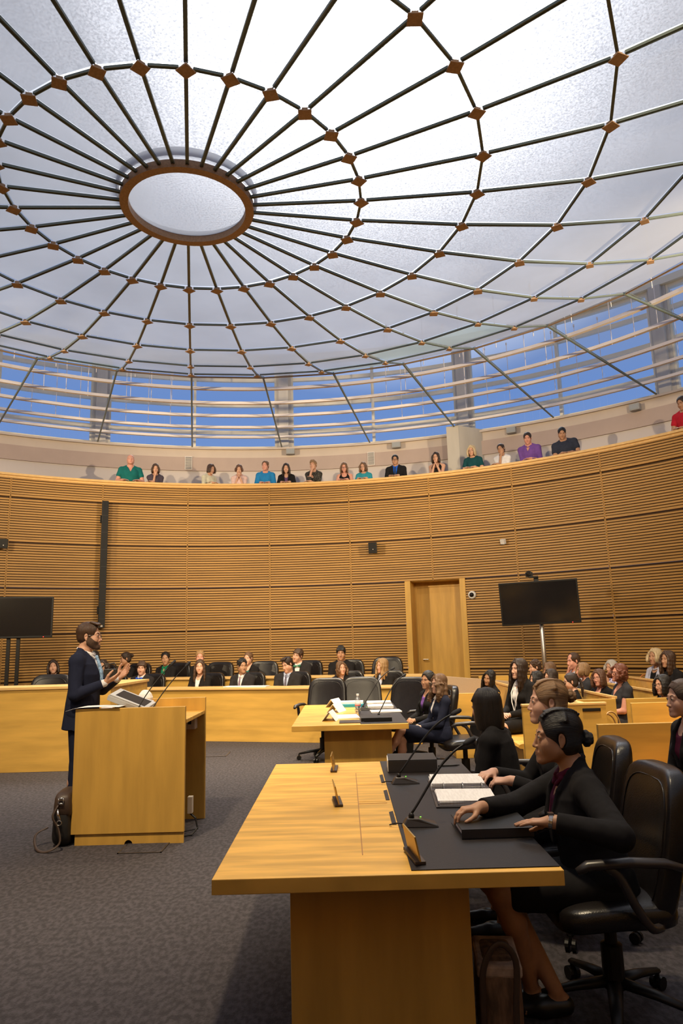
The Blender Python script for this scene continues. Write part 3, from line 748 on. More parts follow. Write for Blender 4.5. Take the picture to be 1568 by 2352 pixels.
# ---------------------------------------------------------------- office chair
def office_chair(label, group=None):
    t = thing('office_chair', label, 'chair', (0, 0, 0), 0, group)      # faces +Y
    def seatf(p):
        q = p.copy(); q.z += -.05 * max(0, p.y / .25) ** 2 * .6; return q + Vector((0, .02, .44))
    bm = bmesh.new(); pad(bm, .265, .25, .055, .42, 28, 12, seatf); fin('seat', bm, LEATHER, t, 0, True)
    def backf(p):
        q = p.copy(); q.x *= 1 - .10 * max(0, p.z / .30) ** 2; q.y += .035 * (p.x / .25) ** 2 + .02 * (p.z / .30) ** 2
        return Vector((q.x, q.y - .245 - (p.z) * .24, q.z + .685))
    bm = bmesh.new(); pad(bm, .262, .055, .30, .38, 30, 16, backf); fin('backrest', bm, LEATHER, t, 0, True)
    bm = bmesh.new()
    ring = []
    for k in range(32):
        a = 2 * PI * k / 32; c, s = math.cos(a), math.sin(a)
        p = Vector((.215 * math.copysign(abs(c) ** .45, c), .0, .25 * math.copysign(abs(s) ** .45, s))); q = backf(p); ring.append(q + Vector((0, .052, 0)))
    tube(bm, ring, .0035, 6, True); sm = fin('backrest_seam', bm, LEATHER, t, 0, True)
    for sx_ in (-1, 1):
        bm = bmesh.new()
        pts = [(sx_ * .25, -.12, .41), (sx_ * .30, -.06, .43), (sx_ * .315, .0, .52), (sx_ * .31, .05, .62), (sx_ * .305, .10, .655), (sx_ * .30, .02, .665), (sx_ * .30, -.16, .65), (sx_ * .295, -.235, .62)]
        tube(bm, smooth_path(pts[:5]), .018, 8); tube(bm, [(sx_ * .305, .21, .64), (sx_ * .305, .17, .66), (sx_ * .305, .0, .668), (sx_ * .30, -.14, .66), (sx_ * .285, -.24, .63)], [.018, .026, .027, .025, .018], 10, sy=.75)
        fin('armrest', bm, SATIN, t, 0, True)
    bm = bmesh.new(); lathe(bm, [(.045, .09), (.045, .26), (.026, .265), (.026, .40), (.10, .41), (.10, .42)], 14); fin('column', bm, PLASTIC, t, 0)
    for k in range(5):
        a = 2 * PI * k / 5 + .3; d = Vector((math.cos(a), math.sin(a), 0)); s = Vector((-d.y, d.x, 0)); bm = bmesh.new()
        tube(bm, [d * .03 + Vector((0, 0, .115)), d * .17 + Vector((0, 0, .10)), d * .31 + Vector((0, 0, .075))], [.034, .028, .02], 8, sy=.6); lg = fin('base_leg', bm, PLASTIC, t, 0, True)
        bm = bmesh.new()
        for q in (-.017, .017):
            c = d * .31 + s * q + Vector((0, 0, .028)); tube(bm, [c - s * .009, c + s * .009], .028, 12)
        tube(bm, [d * .31 + Vector((0, 0, .03)), d * .31 + Vector((0, 0, .075))], .009, 6); fin('caster', bm, PLASTIC, lg)
    return t
CH0 = office_chair('x')
CH_USED = [False]
def chair(x, y, face, label, group=None, z=0, s=1):
    """face: heading of the sitter in degrees (0 = +Y, 90 = -X, 180 = -Y)"""
    if CH_USED[0]: o = copytree(CH0)
    else: o = CH0; CH_USED[0] = True
    o.location = (x, y, z); o.rotation_euler = (0, 0, math.radians(face)); o.scale = (s, s, s)
    o['label'] = label
    if group: o['group'] = group
    elif 'group' in o: del o['group']
    return o
chair(1.10, 3.30, 90, 'black leather office chair of the foreground woman, nearest the camera')
chair(1.22, 4.16, 84, 'black leather office chair showing its rounded shoulder behind the braided blonde')
chair(1.20, 5.05, 60, 'black leather office chair of the woman with the black bob')
chair(-.33, 9.95, 165, 'empty black leather office chair at the far end of the far table, leftmost', 'empty chairs round the far table', 0, 1.07)
chair(.21, 9.98, 178, 'empty black leather office chair at the far end of the far table, second from left', 'empty chairs round the far table', 0, 1.07)
chair(.74, 9.62, 150, 'empty black leather office chair tucked behind the woman in the purple top', 'empty chairs round the far table', 0, 1.07)
chair(1.02, 8.95, 100, 'black leather office chair of the woman in the purple top')
chair(1.28, 8.06, 96, 'black leather office chair of the woman with long curly hair and glasses')
chair(-4.40, 10.55, 182, 'black leather office chair with only its back rising over the clerk desk', None, 0, 1.2)

ROW1 = [(-5.454, 13.445), (-4.428, 13.152), (-3.658, 12.932), (-2.547, 12.614), (-1.777, 12.394), (-.98, 12.166), (-.077, 11.908), (.595, 11.715)]
R1W = ['leftmost girl', 'girl with dark curls', 'blue bow tie boy', 'long haired girl', 'boy in the striped tie', 'boy in the waistcoat', 'smiling girl', 'wavy blonde girl']
for (x, y), w_ in zip(ROW1, R1W): chair(x + .04, y + .10, 180 + random.uniform(-8, 8) - 14, 'black leather chair in the first student row holding the ' + w_, None, 0, 1.08)
ROW2 = [(-4.95, 14.00), (-4.338, 14.198), (-3.486, 13.954), (-2.60, 13.72), (-1.68, 13.45), (-.87, 13.206), (-.077, 12.979)]
R2W = ['student hidden by the speaker', 'girl turned sideways', 'girl in the green shirt', 'half hidden blonde', 'girl in the teal top', 'boy in the green bow tie', 'tall boy at the right']
for (x, y), w_ in zip(ROW2, R2W): chair(x + .08, y + .12, 180 + random.uniform(-8, 8) - 14, 'black leather chair in the raised back row holding the ' + w_, None, .12, 1.12)
chair(.66, 12.92, 158, 'empty black leather chair in the raised back row near the door, behind the wavy blonde', None, .12, 1.15)
# ---------------------------------------------------------------- public pews on the right
def pew(label, xf, y0, y1, face_panel=True, group='public pews', back=.86, endlabel=None, farend=False, rot=0, z=0):
    """pew facing -X whose seat front edge is at xf, running from y0 (near) to y1"""
    t = thing('pew', label, 'pew', (xf, y0, z), rot, group)
    box('end_panel', -.10, .52, -.03, .0, .06, back, MAPLE, t, .004) if face_panel else None
    if farend: box('end_panel', -.13, .52, y1 - y0, y1 - y0 + .04, .0, back, MAPLE, t, .004)
    bm = bmesh.new(); M = Matrix.Identity(4)
    pr = [(.0, .415), (.012, .44), (.04, .45), (.45, .435), (.45, .40), (.04, .40), (.012, .405)]
    a = [bm.verts.new((x, .0, z)) for x, z in pr]; b = [bm.verts.new((x, y1 - y0, z)) for x, z in pr]
    bm.faces.new(a); bm.faces.new(b[::-1])
    for i in range(len(pr)): bm.faces.new((a[i], b[i], b[(i + 1) % len(pr)], a[(i + 1) % len(pr)]))
    fin('seat', bm, MAPLE_X, t)
    M = Matrix.Translation((.45, 0, .43)) @ Matrix.Rotation(math.radians(7), 4, 'Y')
    box('backrest', 0, .03, .0, y1 - y0, -.35, back - .43, MAPLE, t, .004, M)
    box('top_rail', -.012, .045, .0, y1 - y0, back - .43, back - .40, MAPLE_L, t, .005, M)
    box('seat_support', .05, .08, .0, y1 - y0, 0, .40, MAPLE_V, t, 0)
    return t
# near block (this side of the aisle)
pew('maple pew beside the woman in profile at the right edge, seat towards the camera', 2.04, 3.2, 5.6, face_panel=False, group=None, farend=True, back=.88)
pew('maple pew in the second near row at the right edge, behind the profile woman', 3.02, 4.6, 7.42, face_panel=False, group=None, back=.86, farend=True)
pew('front pew of the far block, under the woman with the lanyard', 1.78, 7.7, 11.4, group=None, face_panel=False)
pew('second pew of the far block, behind the woman with the lanyard', 2.42, 8.0, 11.5, group=None)
pew('third pew of the far block with grey T-shirt woman at its near end', 3.05, 7.72, 11.5, group=None, back=.88)
pew('fourth pew of the far block, in front of the pair of women at the back', 3.72, 8.6, 11.5, group=None, back=.90)
pew('last pew of the far block, carrying the woman in the pale shirt', 4.36, 9.0, 11.5, group=None, back=.92)
t = thing('pew_screen', 'square maple end screen of the public seating with steel kick plate', 'screen panel', (2.10, 7.33, 0))
box('panel', -.34, .50, 0, .045, .015, .86, MAPLE, t, .004)
box('top_rail', -.345, .505, -.008, .053, .86, .885, MAPLE_L, t, .004)
box('kick_plate', .41, .505, -.004, .0, .015, .11, BRUSHED, t, .001)
box('latch', .26, .44, -.012, .0, .80, .83, PLASTIC, t, .003)
box('side_rail', .30, .36, .05, 1.3, .82, .87, MAPLE_L, t, .004)
# low partition that runs from the door side towards the seats
t = thing('partition', 'low maple partition with sloping top between the door and the public pews', 'partition', (1.62, 11.3, 0))
bm = bmesh.new()
for a_, b_ in (((.0, .0), (.0, .04)),): pass
v8 = [bm.verts.new(p) for p in ((-.22, 0, 0), (.95, 0, 0), (.95, .05, 0), (-.22, .05, 0), (-.22, 0, .99), (.95, 0, .87), (.95, .05, .87), (-.22, .05, .99))]
for q in ((0, 3, 2, 1), (4, 5, 6, 7), (0, 1, 5, 4), (1, 2, 6, 5), (2, 3, 7, 6), (3, 0, 4, 7)): bm.faces.new([v8[i] for i in q])
fin('panel', bm, PLY, t, .004)
box('lower_panel', -.20, .42, -1.6, -1.56, 0, .83, MAPLE, t, .004)
box('return_panel', -.20, -.16, -1.56, 0, 0, .84, MAPLE, t, .004)
box('rear_panel', .55, 2.6, .55, .60, 0, .93, MAPLE, t, .004)

# ---------------------------------------------------------------- televisions
def tv_panel(t, w, h, M=None):
    M = M or Matrix.Identity(4)
    box('casing', -w / 2, w / 2, 0, .05, 0, h, PLASTIC, t, .006, M); box('screen', -w / 2 + .025, w / 2 - .025, -.003, .0, .035, h - .025, SCREEN, t, 0, M)
    bm = bmesh.new(); lathe(bm, [(.007, 0), (.007, .004)], 8, M=M @ Matrix.Translation((w / 2 - .14, -.004, .012)) @ Matrix.Rotation(PI / 2, 4, 'X')); fin('standby_light', bm, LEDR, t)
t = thing('television', 'large black flat television on a double black post at the left edge', 'television', (-5.78, 12.5, 0), math.radians(14))
tv_panel(t, 1.24, .72, Matrix.Translation((0, 0, 1.76)))
for xx in (-.10, .06): box('post', xx - .03, xx + .03, .06, .11, .02, 2.2, PLASTIC, t)
box('foot', -.4, .4, -.25, .35, .0, .03, PLASTIC, t)
t = thing('television', 'large black flat television tilted on a steel pole above the public seats', 'television', (3.34, 12.15, 0), math.radians(-17))
tv_panel(t, 1.30, .735, Matrix.Translation((.0, -.02, 1.745)) @ Matrix.Rotation(math.radians(7), 4, 'X') @ Matrix.Rotation(math.radians(-1.2), 4, 'Y'))
bm = bmesh.new(); tube(bm, [(.0, .10, 0), (.0, .10, 2.4)], .04, 16); fin('pole', bm, BRUSHED, t, 0, True)
box('mount', -.12, .12, .02, .12, 1.95, 2.3, PLASTIC, t); box('foot', -.3, .3, -.2, .4, 0, .02, BRUSHED, t)
t = thing('video_camera', 'small black video camera clamped above the right television', 'camera', (3.30, 12.2, 2.40), math.radians(-17))
box('bracket', -.02, .06, 0, .03, .0, .16, PLASTIC, t); box('base', -.10, .06, -.06, .04, .14, .17, PLASTIC, t)
bm = bmesh.new(); tube(bm, [(-.09, -.1, .22), (-.09, .03, .22)], .045, 12); fin('camera_body', bm, PLASTIC, t, .004)
bm = bmesh.new(); tube(bm, [(-.09, -.14, .22), (-.09, -.10, .22)], .028, 12); fin('lens', bm, SCREEN, t)
box('yoke', -.15, -.03, -.04, .02, .16, .24, PLASTIC, t)

# ---------------------------------------------------------------- things fixed to the wall
def rad_thing(name, label, cat, r, deg, z, group=None):
    return thing(name, label, cat, pol(r, deg, z), -math.radians(deg), group)     # local -Y looks at the room centre
t = rad_thing('line_array_speaker', 'tall thin black column loudspeaker fixed to the slatted wall', 'loudspeaker', 9.60, -22.6, 1.95)
box('cabinet', -.065, .065, -.12, .02, 0, 2.66, PLASTIC, t, .006)
for k in range(7): box('grille_joint', -.067, .067, -.123, -.118, .36 * (k + .5), .36 * (k + .5) + .006, SATIN, t, 0)
box('end_light', -.02, .02, -.125, -.118, .02, .06, BRUSHED, t, .002)
for k in range(2): box('wall_bracket', -.09, -.065, -.06, .04, .3 + 1.9 * k, .45 + 1.9 * k, PLASTIC, t)
def cabinet(label, deg, z, w, h, group=None):
    t = rad_thing('wall_speaker', label, 'loudspeaker', 9.52, deg, z, group)
    box('cabinet', -w / 2, w / 2, -.11, .03, -h / 2, h / 2, PLASTIC, t, .01, Matrix.Rotation(.12, 4, 'X') @ Matrix.Rotation(.1, 4, 'Z')); box('bracket', -.03, .03, .02, .13, -.04, .04, PLASTIC, t)
    bm = bmesh.new(); lathe(bm, [(.012, 0), (.012, .006)], 10, M=Matrix.Rotation(.12, 4, 'X') @ Matrix.Translation((.02, -.112, -.03)) @ Matrix.Rotation(PI / 2, 4, 'X')); fin('emblem', bm, BRUSHED, t)
cabinet('small black box speaker on the slatted wall above the blonde student', 12.07, 3.52, .18, .23)
cabinet('small black box speaker on the slatted wall cut by the left edge', -34.3, 3.62, .19, .19)
t = rad_thing('motion_sensor', 'tiny white sensor box on the slatted wall above the right television', 'sensor', 9.60, 28.85, 3.47)
box('housing', -.05, .05, -.07, .0, -.05, .05, mat('white_plastic', (.75, .74, .72), .4), t, .006, Matrix.Rotation(.35, 4, 'X') @ Matrix.Rotation(-.5, 4, 'Z')); box('arm', -.015, .015, -.01, .05, -.02, .03, MATS['white_plastic'], t)
t = rad_thing('dome_camera', 'round white security camera with dark eye right of the door', 'security camera', 9.645, 24.4, 2.421)
bm = bmesh.new(); lathe(bm, [(.085, 0), (.085, .02), (.07, .05), (.052, .055)], 20, M=Matrix.Rotation(PI / 2, 4, 'X')); fin('housing', bm, MATS['white_plastic'], t, 0, True)
bm = bmesh.new(); lathe(bm, [(.05, .05), (.045, .075), (.03, .092), (.01, .10)], 16, M=Matrix.Rotation(PI / 2, 4, 'X')); fin('dark_dome', bm, SCREEN, t, 0, True)
for lb, deg, z in (('grey wall lamp box on the gallery wall above the black blazer woman', .5, 6.25), ('grey wall lamp box on the gallery wall above the man in the dark suit', 14.05, 6.25), ('grey wall lamp box on the gallery wall above the purple shirt', 28.25, 6.25), ('grey wall lamp box on the gallery wall towards the right edge', 42.19, 6.21)):
    t = rad_thing('wall_lamp', lb, 'wall lamp', 11.30, deg, z, 'grey lamp boxes on the gallery wall')
    box('housing', -.105, .105, -.13, .0, -.07, .07, GREYP, t, .004); box('diffuser', -.09, .09, -.135, -.13, -.05, .05, mat('lamp_lens', (.35, .36, .36), .2), t)
for lb, deg in (('louvred vent on the gallery wall between the two groups at the left', -12.3), ('louvred vent on the gallery wall behind the pair with long hair', 10.73)):
    t = rad_thing('wall_vent', lb, 'vent', 11.30, deg, 5.98, 'vents in the gallery wall')
    box('frame', -.09, .09, -.012, .0, -.17, .17, RAIL, t, .002)
    bm = bmesh.new()
    for k in range(11): bx(bm, -.075, .075, -.024, -.012, -.15 + k * .0285, -.136 + k * .0285)
    fin('louvres', bm, mat('vent_grey', (.16, .16, .16), .5), t)

# ---------------------------------------------------------------- bags
t = thing('messenger_bag', 'black messenger bag with brown flap leaning against the lectern', 'bag', (-2.335, 6.16, 0), math.radians(8))
def bagf(p): return Vector((p.x * (1 - .18 * p.z / .19), p.y, p.z + .195))
bm = bmesh.new(); pad(bm, .075, .19, .195, .5, 20, 12, bagf); fin('body', bm, mat('bag_black', (.015, .013, .012), .6, bump=.5, bscale=(25, 25, 25)), t, 0, True)
bm = bmesh.new(); pad(bm, .085, .195, .10, .45, 20, 10, lambda p: Vector((p.x * (1 - .22 * (p.z + .1) / .2) + .005, p.y, p.z + .315))); fin('flap', bm, BROWN_L, t, 0, True)
bm = bmesh.new(); q0 = [(-.02, -.20, .33), (-.05, -.235, .25), (.0, -.25, .16), (.02, -.28, .06), (-.06, -.30, .012), (-.14, -.26, .012), (-.19, -.18, .05), (-.20, -.1, .1), (-.13, -.04, .13)]
tube(bm, smooth_path(q0), .011, 8, sy=.5); fin('strap', bm, BROWN_L, t, 0, True)
bm = bmesh.new(); tube(bm, [(-.02, -.205, .30), (-.015, -.215, .26), (.0, -.225, .22)], .012, 8); tube(bm, [Vector((.0 + .018 * math.cos(a), -.232, .20 + .018 * math.sin(a))) for a in [2 * PI * k / 12 for k in range(12)]], .004, 6, True)
bx(bm, -.02, .025, -.212, -.203, .335, .345); bx(bm, -.02, .025, -.212, -.203, .375, .385); bx(bm, -.02, -.012, -.212, -.203, .335, .385); bx(bm, .017, .025, -.212, -.203, .335, .385)
fin('buckle', bm, CHROME, t, 0, True)
t = thing('tote_bag', 'pale patterned tote bag with dark handles under the front table', 'bag', (.565, 3.08, 0), math.radians(-6))
bm = bmesh.new(); pad(bm, .085, .15, .17, .35, 20, 10, lambda p: Vector((p.x, p.y, p.z * 1.0 + .17))); fin('body', bm, mat('tote_brown', (.16, .09, .05), .7, noise=.5, nscale=(40, 40, 12)), t, 0, True)
box('top_panel', -.085, .085, -.145, .145, .29, .335, mat('tote_pale', (.42, .32, .26), .7, noise=.35, nscale=(20, 20, 20)), t, .01)
bm = bmesh.new(); tube(bm, smooth_path([(-.07, -.165, .02), (-.07, -.168, .20), (-.06, -.17, .34), (0, -.165, .42), (.06, -.16, .36), (.05, -.168, .2), (.05, -.165, .03)]), .012, 8, sy=.5); fin('handle', bm, BROWN_L, t, 0, True)
t = thing('handbag', 'black handbag on the floor beside the pew at the right edge', 'bag', (1.66, 4.30, 0), .3)
bm = bmesh.new(); pad(bm, .16, .10, .14, .5, 20, 12, lambda p: p + Vector((0, 0, .14))); fin('body', bm, mat('bag_black2', (.014, .013, .014), .45, bump=.7, bscale=(20, 20, 20)), t, 0, True)
bm = bmesh.new(); tube(bm, smooth_path([(-.1, -.05, .22), (-.07, -.08, .33), (0, -.09, .37), (.07, -.08, .32), (.09, -.05, .22)]), .01, 8); fin('handle', bm, LEATHER, t, 0, True)
t = thing('handbag', 'black bag with tan handles hanging behind the screen panel latch', 'bag', (2.80, 7.85, .30), .2)
bm = bmesh.new(); pad(bm, .14, .09, .13, .5, 20, 12, lambda p: p + Vector((0, 0, .15))); fin('body', bm, MATS['bag_black2'], t, 0, True)
bm = bmesh.new(); tube(bm, [Vector((.10 * math.cos(a), -.05, .27 + .17 * math.sin(a))) for a in [PI * k / 12 for k in range(13)]], .009, 8); tube(bm, [Vector((.10 * math.cos(a), .03, .26 + .15 * math.sin(a))) for a in [PI * k / 12 for k in range(13)]], .009, 8); fin('handle', bm, mat('tan_leather', (.48, .27, .10), .45), t, 0, True)
t = thing('handbag', 'orange tan shoulder bag by the woman in the pale shirt', 'bag', (4.60, 11.2, .45), .2)
bm = bmesh.new(); pad(bm, .15, .09, .13, .5, 20, 12, lambda p: p + Vector((0, 0, .15))); fin('body', bm, mat('orange_leather', (.42, .14, .03), .5), t, 0, True)
bm = bmesh.new(); tube(bm, [Vector((.11 * math.cos(a), 0, .27 + .2 * math.sin(a))) for a in [PI * k / 12 for k in range(13)]], .01, 8); fin('handle', bm, MATS['orange_leather'], t, 0, True)
# floor box lids
for lb, x, y, w, d in (('metal rimmed floor box lid in the carpet before the lectern plinth', -1.62, 5.92, .17, .14), ('small floor box lid in the carpet by the first bench', -2.02, 10.6, .3, .2)):
    t = thing('floor_box', lb, 'floor box', (x, y, .0))
    bm = bmesh.new()
    for a_ in ((-w, w, -d, -d + .01), (-w, w, d - .01, d), (-w, -w + .01, -d, d), (w - .01, w, -d, d)): bx(bm, a_[0], a_[1], a_[2], a_[3], 0, .006)
    fin('rim', bm, SATIN, t); box('lid', -w + .01, w - .01, -d + .01, d - .01, 0, .005, CARPET, t, 0)
p = pol(9.70, 10.4, 5.085)
def small_sheet(lb, deg, r):
    o = box('paper_sheet', -.11, .11, -.07, .07, 0, .006, WHITE); o.location = pol(r, deg, 5.081); o.rotation_euler = (0, 0, -math.radians(deg)); tag(o, lb, 'paper')
small_sheet('white paper on the gallery rail in front of the woman in the black vest', 8.0, 9.68)
small_sheet('white paper on the gallery rail before the woman in the pale pink top', -6.3, 9.68)

# ================================================================ SIGNED-DISTANCE MODELLER for bodies, clothes and hair
def va(*a): return np.array(a, dtype=np.float64)
class Sh:
    """list of (mode, fn, lo, hi, k); fn(X,Y,Z)->distance in body space"""
    def __init__(s): s.ops = []
    def _add(s, mode, fn, lo, hi, k): s.ops.append((mode, fn, np.array(lo, float), np.array(hi, float), k)); return s
    def rc(s, a, b, ra, rb, k=.02, mode='u'):
        a = np.array(a, float); b = np.array(b, float); ab = b - a; L2 = max(1e-9, ab @ ab); R = max(ra, rb)
        def fn(X, Y, Z):
            t = np.clip(((X - a[0]) * ab[0] + (Y - a[1]) * ab[1] + (Z - a[2]) * ab[2]) / L2, 0, 1)
            return np.sqrt((X - a[0] - t * ab[0]) ** 2 + (Y - a[1] - t * ab[1]) ** 2 + (Z - a[2] - t * ab[2]) ** 2) - (ra + (rb - ra) * t)
        return s._add(mode, fn, np.minimum(a, b) - R, np.maximum(a, b) + R, k)
    def chain(s, pts, rs, k=.02, mode='u'):
        for i in range(len(pts) - 1): s.rc(pts[i], pts[i + 1], rs[i], rs[i + 1], k, mode)
        return s
    def ell(s, c, r, k=.02, mode='u', F=None, pre=None):
        """ellipsoid; F=(R,t) frame whose coordinates c is given in"""
        r = np.array(r, float); c = np.array(c, float)
        R, t = F if F else (np.eye(3), np.zeros(3)); w = R @ c + t
        e = np.sqrt(((R * r) ** 2).sum(1))
        def fn(X, Y, Z):
            X, Y, Z = X - w[0], Y - w[1], Z - w[2]
            if F: X, Y, Z = X * R[0, 0] + Y * R[1, 0] + Z * R[2, 0], X * R[0, 1] + Y * R[1, 1] + Z * R[2, 1], X * R[0, 2] + Y * R[1, 2] + Z * R[2, 2]
            k0 = np.sqrt((X / r[0]) ** 2 + (Y / r[1]) ** 2 + (Z / r[2]) ** 2); k1 = np.sqrt((X / r[0] ** 2) ** 2 + (Y / r[1] ** 2) ** 2 + (Z / r[2] ** 2) ** 2) + 1e-9
            return k0 * (k0 - 1) / k1
        return s._add(mode, fn, w - e, w + e, k)
    def loft(s, F, secs, k=.02, mode='u'):
        """sections (t, cy, rx, ry) along the frame's Z axis"""
        R, o = F; ts = np.array([q[0] for q in secs]); cy = np.array([q[1] for q in secs]); rx_ = np.array([q[2] for q in secs]); ry_ = np.array([q[3] for q in secs])
        pts = np.array([R @ va(a * q[2], q[1] + b * q[3], q[0]) + o for q in secs for a in (-1, 1) for b in (-1, 1)])
        def fn(X, Y, Z):
            X, Y, Z = X - o[0], Y - o[1], Z - o[2]
            x = X * R[0, 0] + Y * R[1, 0] + Z * R[2, 0]; y = X * R[0, 1] + Y * R[1, 1] + Z * R[2, 1]; t = X * R[0, 2] + Y * R[1, 2] + Z * R[2, 2]
            a = np.interp(t, ts, rx_); b = np.interp(t, ts, ry_); c = np.interp(t, ts, cy)
            d = (np.sqrt((x / a) ** 2 + ((y - c) / b) ** 2) - 1) * np.minimum(a, b)
            return np.maximum(d, np.maximum(t - ts[-1], ts[0] - t))
        return s._add(mode, fn, pts.min(0), pts.max(0), k)
    def fn(s, f, lo, hi, k=.01, mode='s'): return s._add(mode, f, lo, hi, k)
def build_sdf(ops, h, clip=None):
    us = [o for o in ops if o[0] == 'u']
    lo = np.min([o[2] for o in us], 0) - 2.5 * h; hi = np.max([o[3] for o in us], 0) + 2.5 * h
    if clip: lo = np.maximum(lo, clip[0]); hi = np.minimum(hi, clip[1])
    n = np.maximum(4, np.ceil((hi - lo) / h).astype(int) + 1)
    ax = [lo[i] + h * np.arange(n[i]) for i in range(3)]
    D = np.full(n, 1.0, np.float32)
    for mode, f, a, b, k in ops:
        m = k + 2 * h
        i0 = np.clip(np.floor((a - m - lo) / h).astype(int), 0, n); i1 = np.clip(np.ceil((b + m - lo) / h).astype(int) + 1, 0, n)
        if (i1 <= i0).any(): continue
        sl = tuple(slice(i0[i], i1[i]) for i in range(3))
        X = ax[0][sl[0]][:, None, None]; Y = ax[1][sl[1]][None, :, None]; Z = ax[2][sl[2]][None, None, :]
        d = f(X, Y, Z).astype(np.float32); q = D[sl]
        if mode == 's': d = -d
        if k <= 0: D[sl] = np.minimum(q, d) if mode == 'u' else np.maximum(q, d); continue
        hh = np.maximum(k - np.abs(q - d), 0) / k; hh = hh * hh * k * .25
        D[sl] = np.minimum(q, d) - hh if mode == 'u' else np.maximum(q, d) + hh
    return D, lo
def surf(D, lo, h):
    S = D < 0; n = D.shape
    c = np.zeros((n[0] - 1, n[1] - 1, n[2] - 1), np.int8)
    for i in (0, 1):
        for j in (0, 1):
            for k in (0, 1): c += S[i:n[0] - 1 + i, j:n[1] - 1 + j, k:n[2] - 1 + k]
    I = np.nonzero((c > 0) & (c < 8)); idx = np.full(c.shape, -1, np.int32); idx[I] = np.arange(len(I[0]))
    P = np.zeros((len(I[0]), 3)); cnt = np.zeros(len(I[0]))
    co = [(i, j, k) for i in (0, 1) for j in (0, 1) for k in (0, 1)]
    vals = {q: D[I[0] + q[0], I[1] + q[1], I[2] + q[2]].astype(np.float64) for q in co}
    for a in co:
        for d in range(3):
            if a[d]: continue
            b = list(a); b[d] = 1; b = tuple(b)
            m = (vals[a] < 0) != (vals[b] < 0)
            t = np.where(m, vals[a] / np.where(m, vals[a] - vals[b], 1), 0)
            for e in range(3): P[:, e] += np.where(m, a[e] + (t if e == d else 0), 0)
            cnt += m
    P = P / cnt[:, None] + np.stack(I, 1); P = P * h + lo
    F = []
    for d in range(3):
        a = [slice(1, n[e] - 1) for e in range(3)]; a[d] = slice(0, n[d] - 1); b = list(a); b[d] = slice(1, n[d])
        A, B = S[tuple(a)], S[tuple(b)]; E = np.nonzero(A != B)
        if not len(E[0]): continue
        pos = [E[e] + (0 if e == d else 1) for e in range(3)]; o1, o2 = [(1, 2), (2, 0), (0, 1)][d]
        def cell(u, v):
            p = [q.copy() for q in pos]; p[o1] -= u; p[o2] -= v; return idx[p[0], p[1], p[2]]
        q = np.stack([cell(1, 1), cell(0, 1), cell(0, 0), cell(1, 0)], 1); fl = B[E]
        q[fl] = q[fl][:, ::-1]; F.append(q)
    return P, np.concatenate(F) if F else np.zeros((0, 4), int)
def mesh_np(name, P, F):
    me = bpy.data.meshes.new(name); me.vertices.add(len(P)); me.vertices.foreach_set('co', np.asarray(P, np.float32).ravel())
    me.loops.add(len(F) * 4); me.loops.foreach_set('vertex_index', np.asarray(F, np.int32).ravel())
    me.polygons.add(len(F)); me.polygons.foreach_set('loop_start', np.arange(0, len(F) * 4, 4, dtype=np.int32)); me.polygons.foreach_set('loop_total', np.full(len(F), 4, np.int32))
    me.polygons.foreach_set('use_smooth', np.ones(len(F), bool)); me.update(calc_edges=True); return me
def sdf_obj(name, sh, h, m, parent, split=None, label=None):
    """split=(z, coarse_h): finer grid above z"""
    if split:
        big = va(9, 9, 9); z, hc = split
        P1, F1 = surf(*(lambda r: (r[0], r[1], h))(build_sdf(sh.ops, h, (va(-9, -9, z), big))))
        P2_, F2 = surf(*(lambda r: (r[0], r[1], hc))(build_sdf(sh.ops, hc, (-big, va(9, 9, z + 2.2 * hc)))))
        P = np.concatenate([P1, P2_]); F = np.concatenate([F1, F2 + len(P1)])
    else:
        D, lo = build_sdf(sh.ops, h); P, F = surf(D, lo, h)
    if not len(F): return None
    o = link(name, mesh_np(name, P, F), m, parent)
    if label: o['label'] = label
    return o
def rotz(a): c, s = math.cos(a), math.sin(a); return np.array([[c, -s, 0], [s, c, 0], [0, 0, 1.]])
def rotx(a): c, s = math.cos(a), math.sin(a); return np.array([[1., 0, 0], [0, c, -s], [0, s, c]])
def roty(a): c, s = math.cos(a), math.sin(a); return np.array([[c, 0, s], [0, 1., 0], [-s, 0, c]])
def unit(v): return v / (np.linalg.norm(v) + 1e-9)

